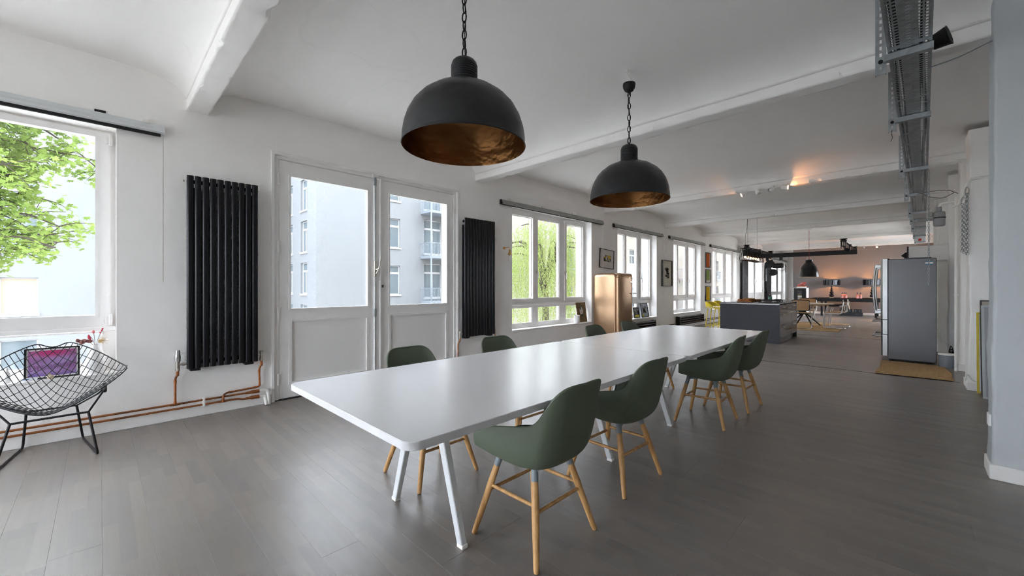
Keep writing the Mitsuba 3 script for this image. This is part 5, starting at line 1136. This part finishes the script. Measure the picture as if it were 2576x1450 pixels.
spot(8.11, 1.49, 2.955, -1.68, -.12, .8, 'small white spotlight under the beam, brightly lit, rightmost of four')
spot(22.42, 1.30, 2.93, 3.3, -.3, 0, 'small white spotlight far back beside the crane beam, unlit')
spot(22.42, .92, 2.93, 3.4, -.3, .3, 'small white spotlight far back beside the crane beam, lit')

# ------------------------------------------------------------------ steel fridge, mat and the corner behind it
sf = thing('refrigerator', 'stainless steel side-handled fridge in front of the right-hand wall', 'refrigerator')
fx0, fx1, fy0, fy1, fz1 = 9.50, 10.40, -.335, .245, 1.745
P('m_fridgeside', (.125, .125, .13), .34, .55)
part(sf, 'body', bx(fx0, fx1, fy0, fy1, .03, fz1, .008), 'm_fridgeside')
part(sf, 'top_cover', bx(fx0 + .02, fx1 - .02, fy0 + .06, fy0 + .38, fz1 - .002, fz1 + .018, .006), 'm_fridgeside')
def fdoor(x0, x1, z0, z1):
    pts = []
    for t in np.linspace(0, 1, 9): a = t * math.pi; pts.append((x0 + (x1 - x0) * (.5 - .5 * math.cos(a)), fy1 + .065 + .035 * math.sin(a) ** .6))
    return move(extr(Polygon(pts + [(x1, fy1 + .006), (x0, fy1 + .006)]).buffer(0), z1 - z0), z=z0)
xm_ = (fx0 + fx1) / 2
for a, b in ((fx0, xm_ - .003), (xm_ + .003, fx1)):
    d = part(sf, 'door', fdoor(a, b, .71, fz1 + .01), 'm_steel', smooth=40); xh = xm_ - .06 if a == fx0 else xm_ + .06
    xh = fx0 + .10 if a == fx0 else fx1 - .10
    part(d, 'handle', merge([tube(bend([[xh, fy1 + .16, .80], [xh, fy1 + .20, 1.2], [xh, fy1 + .16, 1.66]], .5, 8), .014, 10)] + [bx(xh - .014, xh + .014, fy1 + .08, fy1 + .17, z - .03, z + .03, .006) for z in (.83, 1.63)]), 'm_steel', smooth=40)
for z0, z1 in ((.455, .70), (.085, .448)):
    d = part(sf, 'drawer', fdoor(fx0, fx1, z0, z1), 'm_steel', smooth=40)
    part(d, 'handle', merge([tube(bend([[fx0 + .08, fy1 + .09, z1 - .03], [fx0 + .09, fy1 + .20, z1 - .035], [fx1 - .09, fy1 + .20, z1 - .035], [fx1 - .08, fy1 + .09, z1 - .03]], .08, 6), .015, 10)]), 'm_steel', smooth=40)
part(sf, 'hinge_cover', bx(fx0 + .02, fx0 + .12, fy1 - .02, fy1 + .05, fz1, fz1 + .014, .004), 'm_box')
for y in (fy0 + .08, fy1 - .04): part(sf, 'foot', cylz(fx0 + .06, y, 0, .035, .025), 'm_blackmatt')
for y in (fy0 + .08, fy1 - .04): part(sf, 'foot', cylz(fx1 - .06, y, 0, .035, .025), 'm_blackmatt')
P('m_stickblue', (.02, .16, .30), .5)
sy, sz = fy0 + .17 - .085, 1.665
part(sf, 'sticker', move(extr(Polygon([(-.045, -.012), (-.030, -.034), (.030, -.034), (.045, -.012), (.045, .012), (.030, .034), (-.030, .034), (-.045, .012)]), .0015), 0).apply_transform(np.array([[0, 0, -1, fx0 - .0002], [1, 0, 0, sy], [0, 1, 0, sz], [0, 0, 0, 1.0]])), 'm_stickblue', label='small octagonal blue and white sticker')
part(sf, 'sticker_band', bx(fx0 - .0024, fx0 - .0014, sy - .046, sy + .046, sz - .014, sz + .014), 'm_whitematt')
mt_ = thing('door_mat', 'woven straw coloured mat on the floor in front of the steel fridge', 'mat')
Mg = []
cn = np.array([[9.40, .31], [9.33, -.42], [7.99, -.455], [7.94, .335]])
for u in np.linspace(0, 1, 26):
    row = []
    for v in np.linspace(0, 1, 16):
        p = (1 - u) * ((1 - v) * cn[0] + v * cn[1]) + u * ((1 - v) * cn[3] + v * cn[2]); w = meshkit.noise(np.array([[p[0] * 3, p[1] * 4, 1.]]), 3)[0]; row.append((p[0], p[1] + .012 * math.sin(u * 9), .010 + .006 * w))
    Mg.append(row)
part(mt_, 'mat', solidify(np.array(Mg), -.010 if 0 else .004), 'm_jute', smooth=40)
bn = thing('waste_bin', 'small grey bin with pale lid beside the steel fridge', 'bin')
part(bn, 'body', lathe([(1e-3, 0), (.082, 0), (.092, .205), (.088, .205)], 26, 9.33, -.435), 'm_balcony', smooth=30); part(bn, 'lid', lathe([(.094, .20), (.096, .212), (.088, .222), (1e-3, .224)], 26, 9.33, -.435), 'm_whitematt', smooth=30)
cbl = thing('power_cable', 'tangle of black cables on the floor behind the grey bin', 'cable')
for i in range(4): part(cbl, 'loop', tube(bend([[9.45, -.47 + .01 * i, .01 + .002 * i], [9.7, -.50, .20 + .05 * i], [9.95, -.52 - .015 * i, .10], [9.8, -.53, .012], [9.5, -.52, .012 + .01 * i]], .12, 5), .006, 6), 'm_rubber', smooth=True)
part(cbl, 'white_lead', tube(bend([[9.75, -.38, .50], [9.7, -.42, .36], [9.9, -.50, .30]], .1), .005, 6), 'm_pipewhite')
# wall cabinet above the fridge
wcab = thing('wall_cabinet', 'white box cupboard with black front above the steel fridge', 'cabinet')
part(wcab, 'body', bx(10.66, 11.3, -.60, -.012, 1.76, 2.03, .004), 'm_whitematt'); part(wcab, 'front', bx(10.66, 11.3, -.011, .012, 1.77, 2.03, .003), 'm_black')
cone = thing('wall_lamp', 'small black cone lamp on the front of the white cupboard', 'lamp')
part(cone, 'cone', tube([[10.75, .09, 1.865], [10.75, .03, 1.87], [10.75, .0125, 1.87]], [.004, .055, .058], 16), 'm_blackmatt')
# ------------------------------------------------------------------ cable tray
ct = thing('cable_tray', 'galvanised perforated cable tray running along the ceiling above the fridge', 'cable tray')
ty0, ty1, tz = -.105, .088, 2.815
hol = []
X_A, X_B = 2.55, 12.0
floor_ = sbox(X_A, ty0 + .0, X_B, ty1)
for x in np.arange(X_A + .03, X_B - .03, .0375):
    for y in (-.086, -.060, .043, .069): hol.append(sbox(x - .0115, y - .0085, x + .0115, y + .0085))
    if x < 9: hol.append(sbox(x - .0025, -.040, x + .0025, .022) if int(round((x - X_A) / .0375)) % 2 else sbox(x - .003, -.018, x + .003, .002))
Xs = np.arange(X_A, X_B + .01, 1.05)
for a, b in zip(Xs, Xs[1:]):
    seg = sbox(a, ty0, b, ty1).difference(unary_union([h for h in hol if h.bounds[0] > a + .002 and h.bounds[2] < b - .002])); m = extr(seg, .0016); m.apply_translation([0, 0, tz]); part(ct, 'perforated_sheet', m, 'm_galva')
part(ct, 'perforated_sheet', bx(Xs[-1], 20.2, ty0, ty1, tz, tz + .002), 'm_galva')
for y in (ty0, ty1): part(ct, 'side_wall', merge([bx(X_A, 20.2, y - .001, y + .001, tz, tz + .06), bx(X_A, 20.2, y - .012 if y > 0 else y, y if y > 0 else y + .012, tz + .058, tz + .06), bx(X_A, 20.2, y - .006, y + .006, tz - .002, tz + .004)]), 'm_galva')
for x in (3.67, 5.10, 7.36, 9.4, 11.7, 13.1, 14.8, 17.0, 19.4):
    rail = sbox(.0, 0, .055, .58)
    for z in np.arange(.03, .56, .045): rail = rail.difference(sbox(.021, z, .034, z + .026))
    rm = extr(rail, .004); v = rm.vertices.copy(); rmm = trimesh.Trimesh(np.stack([x + .02 + v[:, 2], .104 + v[:, 0], 2.705 + v[:, 1]], 1), rm.faces, process=False)
    h = part(ct, 'hanger_rail', merge([rmm, bx(x + .02, x + .05, .104, .108, 2.705, 3.25), bx(x + .02, x + .05, .155, .159, 2.705, 3.25)]), 'm_galva')
    part(h, 'bolt', merge([rod([x + .008, .132, 2.79], [x + .022, .132, 2.79], .012, n=8), rod([x + .014, .132, 2.79], [x + .0185, .132, 2.79], .013, n=12)]), 'm_black')
    arm = xz(Polygon([(0, .0), (.045, .0), (.045, .042), (.040, .042), (.040, .005), (.005, .005), (.005, .042), (0, .042)]), ty0 - .012, .115); arm.apply_translation([x - .028, 0, tz - .046]); part(h, 'cantilever_arm', merge([arm, bx(x - .026, x + .015, ty0 - .01, .11, tz - .046, tz - .03)]), 'm_galva')
for q, (y, z, rr, m_) in enumerate([(-.075, .014, .012, 'm_rubber'), (-.045, .011, .009, 'm_box'), (-.02, .010, .008, 'm_rubber'), (.01, .012, .010, 'm_rubber'), (.04, .013, .011, 'm_box'), (.066, .010, .008, 'm_rubber')]):
    part(ct, 'cable', tube([[x, y + .008 * math.sin(x * 2.1 + q * 2), tz + z + .002] for x in np.arange(X_A, 20, .3)], rr, 7), m_, smooth=True)
part(ct, 'wire_end', tube(bend([[5.12, .132, 2.72], [5.12, .137, 2.68], [5.12, .127, 2.65], [5.12, .142, 2.62]], .02), .0022, 5), 'm_black')
P('m_redplug', (.45, .02, .02), .4); part(ct, 'red_plug', bx(17.9, 18.0, -.02, .05, tz - .10, tz - .03, .01), 'm_redplug')
place_thing(ct, T().translate([3.67, 0, 0]).rotate([0, 0, 1], -1.15).translate([-3.67, 0, 0]))
# the black cone looking out behind the tray
sp_ = thing('flared_tube', 'black flared tube sticking out behind the near end of the cable tray', 'tube')
a0, a1 = np.array([3.90, -.118, 2.902]), np.array([3.88, -.195, 2.918]); dv = (a1 - a0) / np.linalg.norm(a1 - a0)
part(sp_, 'body', tube([a0 - dv * .012, a0, a1 - dv * .01, a1, a1 - dv * .02], [.040, .046, .060, .064, .052], 24), 'm_blackmatt', smooth=40)
# chains and carabiners
lc = thing('hanging_chain', 'long steel link chain hanging from the cable tray in front of the steel fridge', 'chain')
for i in range(1): part(lc, 'links', chain_links([7.72, -.200, 2.79], [7.72, -.200, 1.295], .036, .0034, .0095), 'm_galva', smooth=True, kind='stuff')
part(lc, 'hook', tube(bend([[7.72, -.186, 2.83], [7.72, -.205, 2.83], [7.72, -.20, 2.79]], .02), .004, 6), 'm_galva')
cb2 = thing('hanging_chain', 'bundle of looped chains with carabiners tied to the white pipe on the pier', 'chain')
for q, (y, zt_, zb_) in enumerate([(-.478, 2.30, 1.70), (-.493, 2.28, 1.68), (-.512, 2.42, 1.665), (-.524, 2.42, 1.66)]): part(cb2, 'chain', chain_links([7.43, y, zt_], [7.43, y + .002, zb_], .036, .0034, .0095), 'm_galva', smooth=True, kind='stuff')
for y, z in ((-.487, 2.335), (-.517, 2.455)): part(cb2, 'carabiner', tube([[7.43, y + .015 * math.sin(a) * (1.15 - .3 * math.cos(a)), z + .042 * math.cos(a)] for a in np.linspace(0, 6.283, 19)[:-1]], .004, 7, closed=True), 'm_steel', smooth=True)
# white conduit pipes on the piers
wp = thing('conduit_pipe', 'white painted conduit pipe bent round the pier beside the steel fridge', 'pipe')
part(wp, 'pipe', tube(bend([[7.43, -.70, 2.59], [7.43, -.56, 2.59], [7.44, -.525, 2.56], [7.46, -.46, 2.30], [7.46, -.40, 2.27]], .03), .016, 10), 'm_pipewhite', smooth=True)
part(wp, 'pipe', rod([9.03, -.52, 0], [9.03, -.52, 2.62], .019, n=12), 'm_pipewhite', smooth=40); part(wp, 'pipe', tube(bend([[9.03, -.52, 2.50], [9.03, -.52, 2.56], [9.03, -.44, 2.56], [9.03, -.36, 2.555], [9.03, -.345, 2.50]], .03), .016, 10), 'm_pipewhite', smooth=True)
for z in (.25, 1.15, 2.0): part(wp, 'clip', merge([bx(9.02, 9.075, -.545, -.495, z - .012, z + .012, .003)]), 'm_pipewhite')
mb = thing('fan_motor', 'grey can shaped motor housing under the white pipe near the ceiling', 'motor')
P('m_motorgrey', (.26, .27, .28), .5)
my = -.345
part(mb, 'can', lathe([(1e-3, 2.205), (.055, 2.205), (.066, 2.22), (.068, 2.405), (.06, 2.425), (.03, 2.435), (.03, 2.50), (1e-3, 2.50)], 28, 9.03, my), 'm_motorgrey', smooth=35); part(mb, 'band', lathe([(.0695, 2.325), (.071, 2.33), (.071, 2.337), (.0695, 2.342)], 28, 9.03, my), 'm_box'); part(mb, 'junction_box', bx(8.99, 9.07, my + .07, my + .12, 2.36, 2.43, .006), 'm_motorgrey')
part(mb, 'bracket', bx(9.0, 9.06, my + .06, my + .24, 2.30, 2.335, .004), 'm_motorgrey')
wl = thing('wall_cable', 'thin grey cables sagging from the tray to the pier', 'cable')
part(wl, 'cable', tube(bend([[4.05, -.10, 2.80], [4.12, -.25, 2.845], [4.13, -.40, 2.90]], .05), .004, 6), 'm_balcony'); part(wl, 'cable', tube(bend([[8.6, -.10, 2.66], [8.8, -.25, 2.72], [9.0, -.45, 2.74], [9.05, -.54, 2.68]], .1), .005, 6), 'm_pipegrey'); part(wl, 'cable', tube(bend([[8.6, -.10, 2.70], [8.8, -.22, 2.64], [9.0, -.38, 2.62], [9.05, -.50, 2.70]], .1), .005, 6), 'm_pipegrey')
# frames leaning against the second pier
def leaning(label, x, y0, y1, h, tilt, w, fm, mm, dx=.02):
    k = thing('leaning_frame', label, 'picture frame')
    def ln(m): m = m.copy(); m.apply_transform(trimesh.transformations.rotation_matrix(math.radians(tilt), [0, 1, 0], [x, 0, 0])); return m
    part(k, 'frame', ln(yz(sbox(y0, 0, y1, h).difference(sbox(y0 + w, w, y1 - w, h - w)), x, x + dx)), fm); part(k, 'picture', ln(bx(x + .006, x + dx - .003, y0 + w - .003, y1 - w + .003, w - .003, h - w + .003)), mm); return k
P('m_framegrey', (.42, .45, .47), .45); P('m_greyprint', (.30, .31, .34), .6); P('m_brownframe', (.05, .04, .035), .5); P('m_beigeprint', (.42, .38, .33), .7)
P('m_frameyellow', (.60, .46, .02), .35)
D('m_yelspot', (.55, .36, .03))
yk = leaning('tall yellow frame with dotted white poster leaning against the pier', 7.345, -1.30, -.592, .965, 4.0, .02, 'm_frameyellow', 'm_card')
leaning('tall pale grey frame leaning in front of the yellow one', 7.03, -1.35, -.612, 1.07, 9.5, .022, 'm_framegrey', 'm_greyprint')
leaning('dark brown frame at the back, its top showing above the pale grey frame', 7.25, -1.3, -.617, 1.12, 7.0, .016, 'm_brownframe', 'm_beigeprint')
for i, z in enumerate([.13, .16, .20, .26, .30, .36, .44, .52, .60, .76, .86]):
    m = bx(7.347, 7.350, -.634, -.623, z, z + .015); m.apply_transform(trimesh.transformations.rotation_matrix(math.radians(4.0), [0, 1, 0], [7.345, 0, 0])); part(yk, 'printed_dot', m, 'm_yelspot')
so = thing('wall_socket', 'white wall socket low on the edge of the near pier', 'socket'); part(so, 'plate', bx(4.20, 4.28, -.405, -.388, .33, .41, .004), 'm_whitegloss')
cpt = thing('floor_cable', 'short white cable stub looped at the foot of the second pier', 'cable'); part(cpt, 'loop', tube(bend([[7.42, -.505, .12], [7.42, -.507, .19], [7.43, -.53, .20], [7.43, -.555, .13], [7.44, -.60, .115], [7.44, -.70, .115]], .03), .006, 7), 'm_pipewhite', smooth=True)
solo('dirt_fleck', blob((.18, 2.33, .002), .008, (1.3, .5, .3)), 'm_rubber', 'tiny dark crumb on the floor boards near the left bottom of the photo', 'crumb')
for k in [k for k in scene if k.startswith('chair')]: pass
